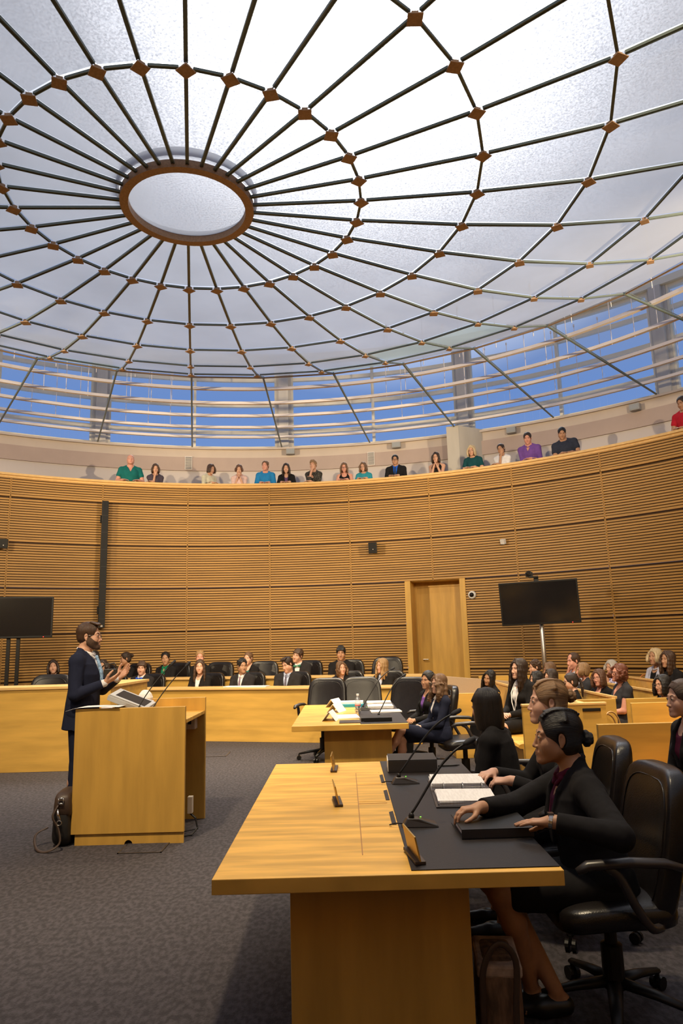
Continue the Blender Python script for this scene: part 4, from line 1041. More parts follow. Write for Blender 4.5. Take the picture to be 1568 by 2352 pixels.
SKIN = {'fair': (.62, .36, .26), 'light': (.56, .31, .21), 'rosy': (.62, .30, .22), 'tan': (.44, .235, .14), 'olive': (.40, .22, .13), 'brown': (.30, .155, .09), 'dark': (.22, .11, .065)}
HAIR = {'black': (.010, .008, .008), 'darkbrown': (.028, .015, .010), 'brown': (.06, .03, .017), 'lightbrown': (.14, .075, .038), 'blond': (.36, .22, .10), 'honey': (.26, .15, .07), 'red': (.15, .045, .022), 'grey': (.42, .39, .36), 'auburn': (.10, .045, .025), 'paleblond': (.52, .40, .24)}
def skinm(k): return mat('skin_' + k, SKIN[k], .5, spec=.35, noise=.06, nscale=(30, 30, 30))
def hairm(k, flow='down', rough=.42):
    """hair whose strands run down from the crown ('down') or back from the brow ('back'), in the head's own coordinates"""
    nm = 'hair_%s_%s' % (k, flow)
    if nm in MATS: return MATS[nm]
    c = HAIR[k]; m = bpy.data.materials.new(nm); m.use_nodes = True; t = m.node_tree; b = t.nodes['Principled BSDF']; MATS[nm] = m
    b.inputs['Roughness'].default_value = rough; b.inputs['Specular IOR Level'].default_value = .45
    tcn = t.nodes.new('ShaderNodeTexCoord'); sp = t.nodes.new('ShaderNodeSeparateXYZ'); t.links.new(tcn.outputs['Object'], sp.inputs[0])
    at = t.nodes.new('ShaderNodeMath'); at.operation = 'ARCTAN2'; t.links.new(sp.outputs['X'], at.inputs[0])
    if flow == 'down':
        of = t.nodes.new('ShaderNodeMath'); of.operation = 'ADD'; of.inputs[1].default_value = .015; t.links.new(sp.outputs['Y'], of.inputs[0]); t.links.new(of.outputs[0], at.inputs[1]); al = 'Z'
    else:
        t.links.new(sp.outputs['Z'], at.inputs[1]); al = 'Y'
    cb = t.nodes.new('ShaderNodeCombineXYZ'); t.links.new(at.outputs[0], cb.inputs['X']); t.links.new(sp.outputs[al], cb.inputs['Y'])
    fac = []
    for sc_, det in (((22, 7, 1), 3), ((75, 10, 1), 2)):
        mp = t.nodes.new('ShaderNodeMapping'); mp.inputs['Scale'].default_value = sc_; t.links.new(cb.outputs[0], mp.inputs[0])
        n = t.nodes.new('ShaderNodeTexNoise'); n.inputs['Scale'].default_value = 1; n.inputs['Detail'].default_value = det; t.links.new(mp.outputs[0], n.inputs['Vector']); fac.append(n)
    mx = t.nodes.new('ShaderNodeMath'); mx.operation = 'ADD'; t.links.new(fac[0].outputs['Fac'], mx.inputs[0]); t.links.new(fac[1].outputs['Fac'], mx.inputs[1])
    r = t.nodes.new('ShaderNodeValToRGB'); hv = t.nodes.new('ShaderNodeMath'); hv.operation = 'MULTIPLY'; hv.inputs[1].default_value = .5; t.links.new(mx.outputs[0], hv.inputs[0]); t.links.new(hv.outputs[0], r.inputs[0])
    r.color_ramp.elements[0].position = .36; r.color_ramp.elements[0].color = (*[x * .45 for x in c], 1); r.color_ramp.elements[1].position = .62; r.color_ramp.elements[1].color = (*[min(1, x * 1.45) for x in c], 1)
    t.links.new(r.outputs[0], b.inputs['Base Color'])
    bp = t.nodes.new('ShaderNodeBump'); bp.inputs['Strength'].default_value = .7; bp.inputs['Distance'].default_value = .004; t.links.new(mx.outputs[0], bp.inputs['Height']); t.links.new(bp.outputs[0], b.inputs['Normal'])
    return m
def cloth(name, c, rough=.9, bump=3.2, bs=(13, 13, 6)): return mat('cloth_' + name, c, rough, spec=.2, noise=.10, nscale=(14, 14, 14), bump=bump, bscale=bs)
CL = {'black': (.011, .010, .011), 'charcoal': (.022, .020, .022), 'navy': (.013, .016, .036), 'white': (.72, .70, .72), 'green': (.01, .16, .08), 'teal': (.01, .14, .13), 'darkteal': (.008, .06, .07), 'purple': (.10, .02, .14), 'violet': (.16, .07, .30),
      'cream': (.55, .52, .40), 'pink': (.66, .46, .42), 'blue': (.02, .20, .46), 'brightblue': (.02, .12, .62), 'lightblue': (.42, .48, .66), 'slate': (.035, .035, .042), 'grey': (.07, .065, .07), 'greyblue': (.03, .035, .055), 'maroon': (.09, .010, .030), 'red': (.45, .015, .03),
      'pattern': (.05, .045, .035), 'floral': (.22, .24, .42), 'turquoise': (.03, .25, .32), 'lilac': (.10, .05, .12), 'paleshirt': (.50, .50, .62), 'mauve': (.07, .055, .075)}
def clm(k):
    if k == 'pattern': return mat('cloth_pattern', CL[k], .9, noise=1, nscale=(45, 45, 45), dark=(.012, .010, .010), lo=.45, hi=.6)
    if k == 'floral': return mat('cloth_floral', (.45, .42, .60), .9, noise=1, nscale=(60, 60, 60), dark=(.03, .05, .16), lo=.42, hi=.6)
    return cloth(k, CL[k])
EYEM = {}
def eye_mesh(fine):
    if fine in EYEM: return EYEM[fine]
    bm = bmesh.new(); n, m = 16, 12; rings = []
    for i in range(1, m):
        a = PI * i / m; rings.append([bm.verts.new((math.sin(a) * math.cos(2 * PI * j / n), math.cos(a), math.sin(a) * math.sin(2 * PI * j / n))) for j in range(n)])
    f = bm.verts.new((0, 1, 0)); b = bm.verts.new((0, -1, 0))
    for j in range(n):
        q = bm.faces.new((f, rings[0][(j + 1) % n], rings[0][j])); q.material_index = 2
        q = bm.faces.new((b, rings[-1][j], rings[-1][(j + 1) % n]))
    for i in range(m - 2):
        for j in range(n):
            q = bm.faces.new((rings[i][j], rings[i][(j + 1) % n], rings[i + 1][(j + 1) % n], rings[i + 1][j])); q.material_index = 1 if i < 1 + (0 if fine else 1) else 0
    me = bpy.data.meshes.new('eye'); bm.normal_update(); bm.to_mesh(me); bm.free()
    me.polygons.foreach_set('use_smooth', [True] * len(me.polygons))
    for x in (mat('eye_white', (.55, .50, .47), .25), mat('iris', (.045, .025, .015), .2), mat('pupil', (.004, .004, .004), .1)): me.materials.append(x)
    EYEM[fine] = me; return me

def hand(sh, side, W, d, n, s, curl=.35, spread=.06, thumb=.6, k=.006, curls=None):
    """five-fingered hand. W wrist, d finger direction, n palm-facing normal"""
    d = unit(d); n = unit(n - d * (n @ d)); t = np.cross(d, n) * side            # side: +1 right, -1 left; t points to the thumb
    sh.rc(W - d * .02 * s, W + d * .02 * s, .024 * s, .022 * s, .015)
    kn = []
    for i, (o, l) in enumerate(((.028, .086), (.009, .090), (-.010, .086), (-.027, .078))):
        kp = W + d * l * s + t * o * s - n * .002 * s; kn.append(kp)
        sh.rc(W + d * .012 * s + t * o * .55 * s, kp, .0135 * s, .0105 * s, .012 * s)
    sh.rc(W + d * .02 * s + t * .008 * s, W + d * .07 * s - t * .002 * s, .017 * s, .013 * s, .012 * s)
    for i, (L_, r) in enumerate(((.070, .0086), (.078, .0088), (.072, .0083), (.056, .0074))):
        p = kn[i]; dd = unit(d + t * spread * (1.5 - i)); c = (curls[i] if curls else curl); pr_ = r * s
        for q, (fr, cc) in enumerate(((.44, .55), (.30, 1.15), (.26, 1.6))):
            a = c * cc; v = unit(dd * math.cos(a) + n * math.sin(a)); e = p + v * L_ * fr * s; r2 = pr_ * .93
            sh.rc(p, e, pr_, r2, k * .6 if q else k); p, pr_ = e, r2
    b = W + d * .022 * s + t * .022 * s + n * .006 * s; v1 = unit(d * .62 + t * thumb * 1.1 + n * .35); e = b + v1 * .046 * s
    sh.rc(b, e, .0155 * s, .0115 * s, .014 * s); v2 = unit(d * .85 + t * thumb * .55 + n * .3); f = e + v2 * .032 * s
    sh.rc(e, f, .0105 * s, .0095 * s, k); sh.rc(f, f + unit(d + n * .25 + t * thumb * .25) * .024 * s, .0095 * s, .0078 * s, k * .6)

def head_ops(sh, F, s, male, fine, jaw=1.0, nose=1.0, fat=0):
    def e(c, r, k=.015, mode='u'): sh.ell(va(*c) * s, va(*r) * s, k * s, mode, F)
    R, o = F
    def w(*p): return R @ (va(*p) * s) + o
    def rc(a, b, ra, rb, k=.012, mode='u'): sh.rc(w(*a), w(*b), ra * s, rb * s, k * s, mode)
    jw = (.050 if male else .046) * jaw
    nose = nose * (1 if male else .86)
    e((0, -.014, .038), (.073, .092, .080)); e((0, .022, -.028), (.060 + fat * .01, .066, .082), .02)
    for sg in (-1, 1):
        rc((sg * jw, .006, -.058), (sg * .016, .070, -.098), .019 + fat * .008, .016, .03); e((sg * .037, .056, -.036), (.025, .028, .034), .025)
        rc((sg * .012, .080 if male else .078, .020), (sg * .040, .070, .020), .011 if male else .009, .010, .016)
    e((0, .078, -.100), (.021, .019, .017 if male else .015), .02)
    for sg in (-1, 1): e((sg * .032, .099, .001), (.019, .019, .0125), .010, 's')
    nt = .103 if male else .1005
    rc((0, .085, .006), (0, nt, -.034), .0075, .0105 * nose, .010); e((0, nt + .0035, -.038), (.010 * nose, .009, .009), .006)
    for sg in (-1, 1): e((sg * .0115 * nose, nt - .006, -.042), (.0078, .010, .0075), .005)
    e((0, .0765, -.069), (.028, .019, .021), .016)
    if fine:
        rc((-.019, .0895, -.0655), (0, .0962, -.0625), .0040, .0056, .004); rc((.019, .0895, -.0655), (0, .0962, -.0625), .0040, .0056, .004)
        rc((-.016, .0890, -.0735), (0, .0940, -.0755), .0042, .0068, .004); rc((.016, .0890, -.0735), (0, .0940, -.0755), .0042, .0068, .004)
        for sg in (-1, 1):
            e((sg * .032, .0765, .001), (.0158, .0145, .0135), .004); e((sg * .032, .093, .0005), (.0145, .014, .0052), .002, 's')
            rc((sg * .0085, nt - .003, -.0475), (sg * .006, nt + .001, -.052), .003, .003, .002, 's')
    for sg in (-1, 1):
        e((sg * .0745, -.008, -.006), (.0075, .016, .028), .006)
        if fine:
            e((sg * .083, -.006, -.002), (.007, .010, .019), .003, 's'); e((sg * .0745, -.004, -.034), (.006, .008, .009), .005)

_HC = {}
def face_y(male, fine, jaw, nose, fat):
    """height of the face surface y(x, z) in head units"""
    key = (male, fine, jaw, nose, fat)
    if key not in _HC:
        q = Sh(); head_ops(q, (np.eye(3), np.zeros(3)), 1.0, male, False, jaw, nose, fat); _HC[key] = q
    q = _HC[key]; ys = np.linspace(.04, .13, 181)
    def f(x, z):
        X = np.full(181, float(x)); Z = np.full(181, float(z)); D = np.full(181, 1.0)
        for mode, g, a, b, k in q.ops:
            d = g(X, ys, Z); d = -d if mode == 's' else d
            hh = np.maximum(k - np.abs(D - d), 0) / k; hh = hh * hh * k * .25
            D = np.minimum(D, d) - hh if mode == 'u' else np.maximum(D, d) + hh
        i = np.nonzero(D < 0)[0]; return float(ys[i[-1]]) if len(i) else .08
    return f
def person(label, eye, face, pose='sit', look=(0, 0, 0), S=None, male=False, skin='light', top=('tee', 'black'), bottom=('trousers', 'black'), hair=('short', 'brown'),
           arms=('lap', 'lap'), lean=0.0, side=0.0, floor=0.0, h=.0085, hc=None, bulk=0.0, group=None, hands=True, legs=True, ex=(), jaw=1, nose=1, age=0, neckfwd=.22, shoe='black', knee=None, hipz=None, twist=0, split=None, cat='person'):
    fr = math.radians(face); fine = h <= .0052; hc = hc or h * 1.3; ex = dict((e, True) if isinstance(e, str) else e for e in ex)
    ez = eye[2] - floor
    if pose == 'sit':
        hz = hipz or .545
        if S is None: S = (ez - hz) / (.50 * math.cos(lean) + .144); S = max(.86, min(1.04, S))
        hz = ez - S * (.50 * math.cos(lean) + .144)
    else:
        if S is None: S = ez / 1.62
        hz = (ez - S * (.50 * math.cos(lean) + .144))
    Pel = va(0, 0, hz); up = unit(va(math.sin(side), math.sin(lean), math.cos(lean))); RF = np.stack([unit(np.cross(va(0, 1, 0), up)), va(0, 0, 0), up], 1)
    X_ = unit(np.cross(va(0, 1, 0), up)); X_ = rotz(math.radians(twist)) @ X_; X_ = unit(X_ - up * (X_ @ up)); Y_ = np.cross(up, X_); RT = np.stack([X_, Y_, up], 1); TF = (RT, Pel)
    def T(x, y, z): return RT @ (va(x, y, z) * S) + Pel
    Nk = T(0, -.015, .50); nd_ = unit(va(math.sin(side) * .5, math.sin(lean * .6 + neckfwd), math.cos(lean * .6 + neckfwd))); E = Nk + nd_ * .147 * S
    dx = E[:2].copy(); root = Vector((eye[0], eye[1], floor)) - Matrix.Rotation(fr, 3, 'Z') @ Vector((dx[0], dx[1], 0))
    t = thing('person', label, cat, root, fr, group)
    if look[0] == 'at':
        v_ = Vector(look[1]) - Vector(eye); look = (math.degrees(math.atan2(-v_.x, v_.y)), math.degrees(math.atan2(-v_.z, v_.xy.length)) * .6, look[2] if len(look) > 2 else 0)
    hy = (math.radians(look[0]) - fr + PI) % (2 * PI) - PI; lim_ = math.radians(ex.get('turn', 70)); hy = max(-lim_, min(lim_, hy))
    HR = rotz(hy) @ rotx(-math.radians(look[1])) @ roty(math.radians(look[2])); HF = (HR, E)
    def Hp(x, y, z): return HR @ (va(x, y, z) * S) + E
    sw = (.178 if male else .152) + bulk * .25; hw = .165 if not male else .158
    b = bulk
    secs_b = [(-.09, 0, .12 + b, .10 + b), (-.03, -.005, hw - .01 + b, .112 + b), (.06, 0, hw - .005 + b, .105 + b * 1.3), (.18, .004, (.138 if male else .118) + b * 1.1, .095 + b * 1.4), (.31, .006, (.160 if male else .138) + b * .8, .108 + b), (.40, -.004, (.165 if male else .140) + b * .5, .098 + b * .5), (.455, -.012, .11, .075), (.485, -.014, .062, .058)]
    sc = lambda q, g=0, gt=0: [(a * S, c * S, (r1 + g) * S, (r2 + g) * S) for a, c, r1, r2 in q]
    shR, shL = T(sw, -.012, .422), T(-sw, -.012, .422)
    la, lf = .285 * S, .255 * S
    def preset(nm, sd):
        x = sd
        P_ = {'lap': (T(.085 * x, .0, 0) * 0 + Pel + va(x * .075, .335, .10) * S, va(-x * .55, .8, -.12), va(0, -.2, -1)),
              'clasp': (Pel + va(x * .055, .30, .115) * S, va(-x * .9, .45, -.1), va(-x * .2, -.6, -.8)),
              'thigh': (Pel + va(x * .13, .33, .09) * S, va(-x * .2, .97, -.1), va(0, -.1, -1)),
              'side': (T(x * (sw + .07), .04, -.05), va(0, .15, -1), va(-x, 0, 0)),
              'rail': (va(x * .09, E[1] + .20, 1.125), va(-x * .85, .5, -.05), va(0, 0, -1)),
              'railwide': (va(x * .17, E[1] + .22, 1.125), va(-x * .7, .7, -.05), va(0, 0, -1)),
              'chin': (Hp(x * .02, .115, -.185) , va(-x * .25, -.12, 1), va(-x * .5, -.8, 0)),
              'chinclasp': (Hp(x * .042, .135, -.215), va(-x * .45, -.05, 1), va(-x, -.2, 0)),
              'cross': (va(-x * .06, E[1] + .15, 1.135), va(-x * 1, .12, .0), va(0, 0, -1)),
              'table': (va(x * .16, .46, .79), va(-x * .3, 1, -.12), va(0, 0, -1))}
        return P_[nm]
    AR = []
    for sd, S0, a in ((1, shR, arms[0]), (-1, shL, arms[1])):
        if isinstance(a, str): Wp, d, n = preset(a, sd); hk = {}
        else:
            Wp, d, n = va(*a[0]), va(*a[1]), va(*a[2]); hk = a[3] if len(a) > 3 else {}
            if hk.get('world'):
                inv = Matrix.Rotation(-fr, 3, 'Z'); f3 = lambda v: np.array(inv @ Vector(v)); Wp = np.array(inv @ (Vector(a[0]) - root)); d, n = f3(a[1]), f3(a[2])
        v = Wp - S0; L_ = np.linalg.norm(v); mx_ = (la + lf) * .995
        if L_ > mx_: Wp = S0 + v / L_ * mx_; v = Wp - S0; L_ = mx_
        x = (la * la - lf * lf + L_ * L_) / (2 * L_); hh = math.sqrt(max(0, la * la - x * x)); u = v / L_
        hint = va(*hk['elbow']) if 'elbow' in hk else va(sd * .55, -.45, -1.0)
        w = unit(hint - u * (hint @ u)); El = S0 + u * x + w * hh
        AR.append((sd, S0, El, Wp, d, n, hk))
    # legs
    hipw = .088 * S; LG = []
    for sd in (1, -1):
        H = Pel + va(sd * hipw, 0, 0)
        if pose == 'sit':
            kn = knee or {}
            if knee and sd in knee: K, A = va(*knee[sd][0]), va(*knee[sd][1])
            else:
                K = H + va(sd * .02, .42, 0) * S; K[2] = max(.44 * S, min(K[2], .52)); A = va(K[0] - sd * .015, K[1] + .03, .085)
        elif knee and sd in knee: K, A = va(*knee[sd][0]), va(*knee[sd][1])
        else: K = va(sd * .09 * S, .01, hz * .53); A = va(sd * .095 * S, -.02, .085)
        LG.append((sd, H, K, A))
    # ---- body
    B = Sh()
    B.loft(TF, sc(secs_b), .03)
    B.rc(T(0, -.018, .44), Hp(0, -.020, -.055), (.060 if male else .050) * S, (.056 if male else .046) * S, .03)
    for sg in (-1, 1): B.rc(T(sg * sw * .3, -.015, .43), T(sg * sw, -.012, .422), .045 * S, .046 * S, .03); B.rc(T(sg * .022, -.030, .515), T(sg * sw * .85, -.018, .44), .034 * S, .034 * S, .04)
    if not male:
        for sg in (-1, 1): B.ell(T(sg * .062, .082, .305), va(.052, .045, .05) * S, .03)
    for sd, S0, El, Wp, d, n, hk in AR:
        B.rc(S0, El, (.050 + b * .3) * S, (.036 + b * .2) * S, .02); B.rc(El, Wp, (.037 + b * .2) * S, (.024 + b * .05) * S, .015)
        if hands: hand(B, sd, Wp, d, n, S * (1.0 if male else .92), hk.get('curl', .35), hk.get('spread', .06), hk.get('thumb', .6), .006 if fine else .004, hk.get('curls'))
        else: B.rc(Wp, Wp + unit(d) * .08 * S, .025 * S, .03 * S)
    if legs:
        for sd, H, K, A in LG:
            B.rc(H, K, (.080 + b * .5) * S, .053 * S, .03); m_ = K * .68 + A * .32 + va(0, -.018, 0); B.rc(K, m_, .051 * S, .052 * S, .02); B.rc(m_, A, .052 * S, .033 * S, .02)
            ft = A + va(0, .13 * S, 0); ft[2] = .03; B.rc(A - va(0, .03, .04), ft, .030 * S, .024 * S, .02)
    head_ops(B, HF, S, male, fine, jaw, nose, ex.get('fat', 0))
    sk = skinm(skin)
    sdf_obj('body', B, h, sk, t, split)
    # ---- face details
    em = eye_mesh(fine); fy = face_y(male, fine, jaw, nose, ex.get('fat', 0))
    for sg in (-1, 1):
        o = bpy.data.objects.new('eye', em); COL.objects.link(o); o.parent = t
        M = np.eye(4); M[:3, :3] = HR
        if fine: pos = Hp(sg * .032, .0775, .001); r_ = (.0128, .0128, .0128)
        else: pos = Hp(sg * .031, fy(.031, .001) - .0045, .001); r_ = (.0140, .0085, .0056)
        r_ = va(*r_) * S
        if ex.get('closed'): r_[2] *= .4
        M[:3, :3] = HR @ np.diag(r_); M[:3, 3] = pos; o.matrix_local = Matrix(M.tolist())
    hk_ = hair[1] if hair[1] in HAIR else 'brown'
    bm_ = hairm({'blond': 'lightbrown', 'paleblond': 'lightbrown', 'honey': 'brown', 'grey': 'grey'}.get(hk_, hk_)); tb = .0036 if male else .0026
    for sg in (-1, 1):
        q_ = [(.015, .0205), (.027, .0262), (.038, .0262), (.049, .0195)]; g_ = [tb * S, tb * 1.1 * S, tb * .9 * S, tb * .5 * S]
        br = Sh(); br.chain([Hp(sg * x, fy(x, z) - .0004, z) for x, z in q_], g_, .003)
        sdf_obj('eyebrow', br, .0022 if fine else .0028, bm_, t)
    if fine:
        for sg in (-1, 1):
            ls = Sh(); ls.chain([Hp(sg * (.032 + .0145 * math.cos(a)), .0775 + .0142 * math.sin(a) * .0 + .0135 * (1 - .55 * math.cos(a) ** 2), .0012 + .0056 * math.sin(a)) for a in [PI * k / 8 for k in range(9)]], [.0011 * S] * 9, .001)
            sdf_obj('eyelashes', ls, .0013, mat('lash', (.012, .008, .006), .6), t)
    lp = Sh(); LY = lambda x, z: fy(x, z)
    lp.chain([Hp(x, LY(abs(x), z) - .0012, z) for x, z in ((-.021, -.0690), (-.009, -.0648), (0, -.0660), (.009, -.0648), (.021, -.0690))], [v * S for v in (.0014, .0034, .0030, .0034, .0014)], .003)
    lp.chain([Hp(x, LY(abs(x), z) - .0016, z) for x, z in ((-.019, -.0708), (-.008, -.0748), (.008, -.0748), (.019, -.0708))], [v * S for v in (.0014, .0042, .0042, .0014)], .003)
    sdf_obj('lips', lp, .0020 if fine else .0028, mat('lips_' + skin, tuple(c * k_ for c, k_ in zip(SKIN[skin], (.80, .55, .58))), .45), t)
    if ex.get('beard'):
        bd = Sh(); G_ = .004
        def be(c, r, k=.015, mode='u'): bd.ell(va(*c) * S, va(*r) * S, k * S, mode, HF)
        be((0, .022, -.028), (.060 + G_, .066 + G_, .082 + G_)); jw_ = .050 * jaw
        for sg in (-1, 1):
            bd.rc(Hp(sg * jw_, .006, -.058), Hp(sg * .016, .070, -.098), (.019 + G_) * S, (.016 + G_) * S, .03 * S); bd.rc(Hp(sg * .064, .004, .0), Hp(sg * .060, .004, -.05), (.010) * S, .016 * S, .01)
            be((sg * .037, .056, -.036), (.025 + G_, .028 + G_, .034 + G_), .025)
        be((0, .078, -.100), (.021 + G_, .019 + G_, .017 + G_)); be((0, .0765, -.069), (.028 + G_, .019 + G_, .021 + G_))
        def keep(X, Y, Z):
            X, Y, Z = X - E[0], Y - E[1], Z - E[2]
            x = X * HR[0, 0] + Y * HR[1, 0] + Z * HR[2, 0]; y = X * HR[0, 1] + Y * HR[1, 1] + Z * HR[2, 1]; z = X * HR[0, 2] + Y * HR[1, 2] + Z * HR[2, 2]
            line = .012 * S - np.clip(y, 0, .075 * S) * .80 - np.clip(np.abs(x) - .055 * S, -.03, 0) * -.25      # cheek line drops towards the mouth
            a = z - line
            b_ = -(y + .004 * S)
            m_ = .0125 * S - np.sqrt(x ** 2 * .28 + (z + .0695 * S) ** 2) - np.maximum(0, .085 * S - y) * 2       # lips stay bare
            return np.maximum(np.maximum(a, b_), m_)
        bd.fn(lambda X, Y, Z: -keep(X, Y, Z), E - .3, E + .3, .002)
        sdf_obj('beard', bd, max(.003, h * .8), mat('beard_brown', (.085, .045, .027), .8, noise=.4, nscale=(260, 260, 120), bump=1, bscale=(300, 300, 200)), t)
    # ---- hair
    build_hair(t, hair, HF, S, h, Hp, T, fine, E, Nk)
    # ---- glasses
    if ex.get('glasses'):
        bm = bmesh.new(); gr_ = .0012 if ex['glasses'] == 'thin' else .0022
        for sg in (-1, 1):
            tube(bm, [Vector(Hp(sg * .033 + .0235 * math.cos(a), .103 - .010 * abs(math.cos(a)) * (1 if math.cos(a) * sg > 0 else .2), -.001 + .0175 * math.sin(a))) for a in [2 * PI * k / 16 for k in range(16)]], gr_, 5, True)
            tube(bm, [Vector(Hp(sg * .057, .094, .004)), Vector(Hp(sg * .072, .05, .006)), Vector(Hp(sg * .079, -.002, .004)), Vector(Hp(sg * .079, -.02, -.01))], gr_, 5)
        tube(bm, [Vector(Hp(-.010, .106, .003)), Vector(Hp(0, .110, .006)), Vector(Hp(.010, .106, .003))], gr_, 5)
        fin('glasses', bm, mat('metal_frame', (.25, .22, .20), .3, metal=.8) if ex['glasses'] == 'thin' else SATIN, t, 0, True)
    # ---- clothes
    kind, colr = top[0], top[1]; cm = clm(colr); inner = top[2] if len(top) > 2 else None
    g = .018 if kind in ('suit',) else .012
    C = Sh(); secs_c = sc(secs_b[:-1] + [(.475, -.014, .085, .070)], g)
    hem = -.16 if kind in ('suit', 'blazer') and pose != 'sit' else (-.12 if pose == 'sit' else -.10)
    if pose == 'sit': secs_c = [(max(hem * S, -.08 * S), 0, (hw + b + g) * S, (.115 + b + g) * S)] + secs_c[1:]
    else: secs_c = [(hem * S, 0, (hw + b + g + .012) * S, (.128 + b + g) * S)] + secs_c[1:]
    C.loft(TF, secs_c, .02)
    if not male:
        for sg in (-1, 1): C.ell(T(sg * .062, .085, .305), va(.058, .050, .055) * S, .035)
    slv = {'sleeveless': 0, 'tee': .48, 'cap': .3}.get(kind, 2)
    for sd, S0, El, Wp, d, n, hk in AR:
        r1 = (.052 if slv < 2 else .056) + (.004 if kind == 'suit' else 0) + b * .3
        if slv: C.rc(T(sd * .030, -.030, .512), T(sd * sw * .85, -.016, .444), .040 * S, (.040 + (.006 if kind == 'suit' else 0)) * S, .04)
        C.rc(T(sd * sw * .3, -.015, .43), S0, (.052 if slv else .03) * S, r1 * S * (1 if slv else .6), .035)
        if slv == 2:
            C.rc(S0, El, r1 * S, (.050 + b * .2) * S, .02); w2 = El + (Wp - El) * (.93 if kind != 'threeq' else .55); C.rc(El, w2, (.050 + b * .2) * S, (.037 + b * .1) * S, .012)
            a_, b_2 = Wp, unit(Wp - El)
            C.fn(lambda X, Y, Z, a_=w2, q=b_2: -((X - a_[0]) * -q[0] + (Y - a_[1]) * -q[1] + (Z - a_[2]) * -q[2]) * -1 * -1 if False else np.maximum(-((X - a_[0]) * q[0] + (Y - a_[1]) * q[1] + (Z - a_[2]) * q[2]), np.sqrt((X - a_[0]) ** 2 + (Y - a_[1]) ** 2 + (Z - a_[2]) ** 2) - .09), w2 - .09, w2 + .09, .002)
            if False:    # elbow creases
                for q in range(3):
                    c_ = El + unit(S0 - El) * (.02 + .03 * q) * S; C.ell(c_ + va(sd * -.02, .035, .01) * S, va(.045, .006, .006) * S, .012, 's')
        elif slv: C.rc(S0, S0 + (El - S0) * slv, r1 * S, (.056 + b * .3) * S, .02)
    # neckline
    nc = top[3] if len(top) > 3 else {'suit': 'V', 'blazer': 'V', 'cardigan': 'V', 'shirt': 'v', 'tee': 'crew', 'cap': 'crew', 'sleeveless': 'scoop', 'threeq': 'crew', 'long': 'crew'}.get(kind, 'crew')
    Rn, on = TF; nkc = T(0, -.012, .50)
    def vcut(zb, slope, y0, cap=.1):
        def f(X, Y, Z):
            X, Y, Z = X - on[0], Y - on[1], Z - on[2]
            x = X * Rn[0, 0] + Y * Rn[1, 0] + Z * Rn[2, 0]; y = X * Rn[0, 1] + Y * Rn[1, 1] + Z * Rn[2, 1]; z = X * Rn[0, 2] + Y * Rn[1, 2] + Z * Rn[2, 2]
            return np.maximum(np.maximum((np.abs(x) - np.minimum((z - zb * S) * slope, cap * S)) * .9, np.maximum(y0 * S - y, y - (.19 + b) * S)), zb * S - z)
        lo_ = T(0, 0, .30) - .25; hi_ = T(0, 0, .50) + .25
        C.fn(f, lo_, hi_, .004)
    C.rc(T(0, -.006, .492), Nk + nd_ * .12, (.060 if male else .053) * S, .066 * S, .008, 's')
    if nc == 'V': vcut(.20 if kind == 'suit' else .19, .30, .03, .062 if male else .052)
    elif nc == 'v': vcut(.37, .45, .03)
    elif nc == 'deepv': vcut(.31, .55, .03)
    elif nc == 'scoop': C.ell(T(0, .09, .47), va(.075, .09, .075) * S, .01, 's')
    if kind in ('suit', 'blazer'):
        # lapels laid on the chest beside the opening, and the collar round the neck
        for sg in (-1, 1):
            C.chain([T(sg * .012, .130 + b, .215), T(sg * .046, .120 + b * .8, .33), T(sg * .062, .088, .43), T(sg * .068, .020, .495), T(sg * .046, -.050, .528), T(0, -.070, .533)], [.010 * S, .014 * S, .014 * S, .014 * S, .014 * S, .014 * S], .004)
    if kind in ('shirt', 'polo'):
        for sg in (-1, 1): C.chain([T(sg * .012, .075, .455), T(sg * .055, .03, .485), T(sg * .03, -.055, .505)], [.010 * S, .012 * S, .012 * S], .006)
    sdf_obj({'suit': 'jacket', 'blazer': 'jacket', 'cardigan': 'cardigan', 'tee': 't_shirt', 'cap': 't_shirt', 'shirt': 'shirt', 'sleeveless': 'sleeveless_top'}.get(kind, 'top'), C, h * 1.15, cm, t, (split[0], split[1] * 1.2) if split else None)
    if inner:
        I = Sh(); I.loft(TF, sc([(.0, 0, .14 + b, .105 + b)] + secs_b[3:-1] + [(.478, -.014, .076, .066)], .006), .02)
        if not male:
            for sg in (-1, 1): I.ell(T(sg * .060, .083, .303), va(.054, .046, .05) * S, .035)
        if inner[0] == 'shirt':
            rr_ = .059 if male else .052
            ang = [.30 + (2 * PI - .6) * q / 14 for q in range(15)]
            I.chain([T(rr_ * math.sin(a), -.002 + rr_ * math.cos(a) * 1.05 + .012 * math.cos(a), .508 - .028 * math.cos(a)) for a in ang], [(.0135 if abs(a - PI) > .9 else .010) * S for a in ang], .004)
            I.ell(T(0, .075, .53), va(.022, .04, .035) * S, .008, 's')
            if len(inner) > 2 and inner[2] == 'open': I.ell(T(0, .11, .47), va(.028, .05, .07) * S, .006, 's')
            for sg in (-1, 1): I.chain([T(sg * .020, .082, .452), T(sg * .045, .058, .475)], [.009 * S, .010 * S], .004)
            if male and fine:
                for sd, S0, El, Wp, d, n, hk in AR: I.rc(El + (Wp - El) * .86, El + (Wp - El) * 1.0, .034 * S, .033 * S, 0)
        else:
            I.rc(T(0, -.02, .44), Nk + nd_ * .12, .058 * S, .066 * S, .008, 's'); I.ell(T(0, .10, .475), va(.058, .09, .065) * S, .01, 's')
        sdf_obj('shirt' if inner[0] == 'shirt' else 'undershirt', I, h * 1.1, clm(inner[1]), t)
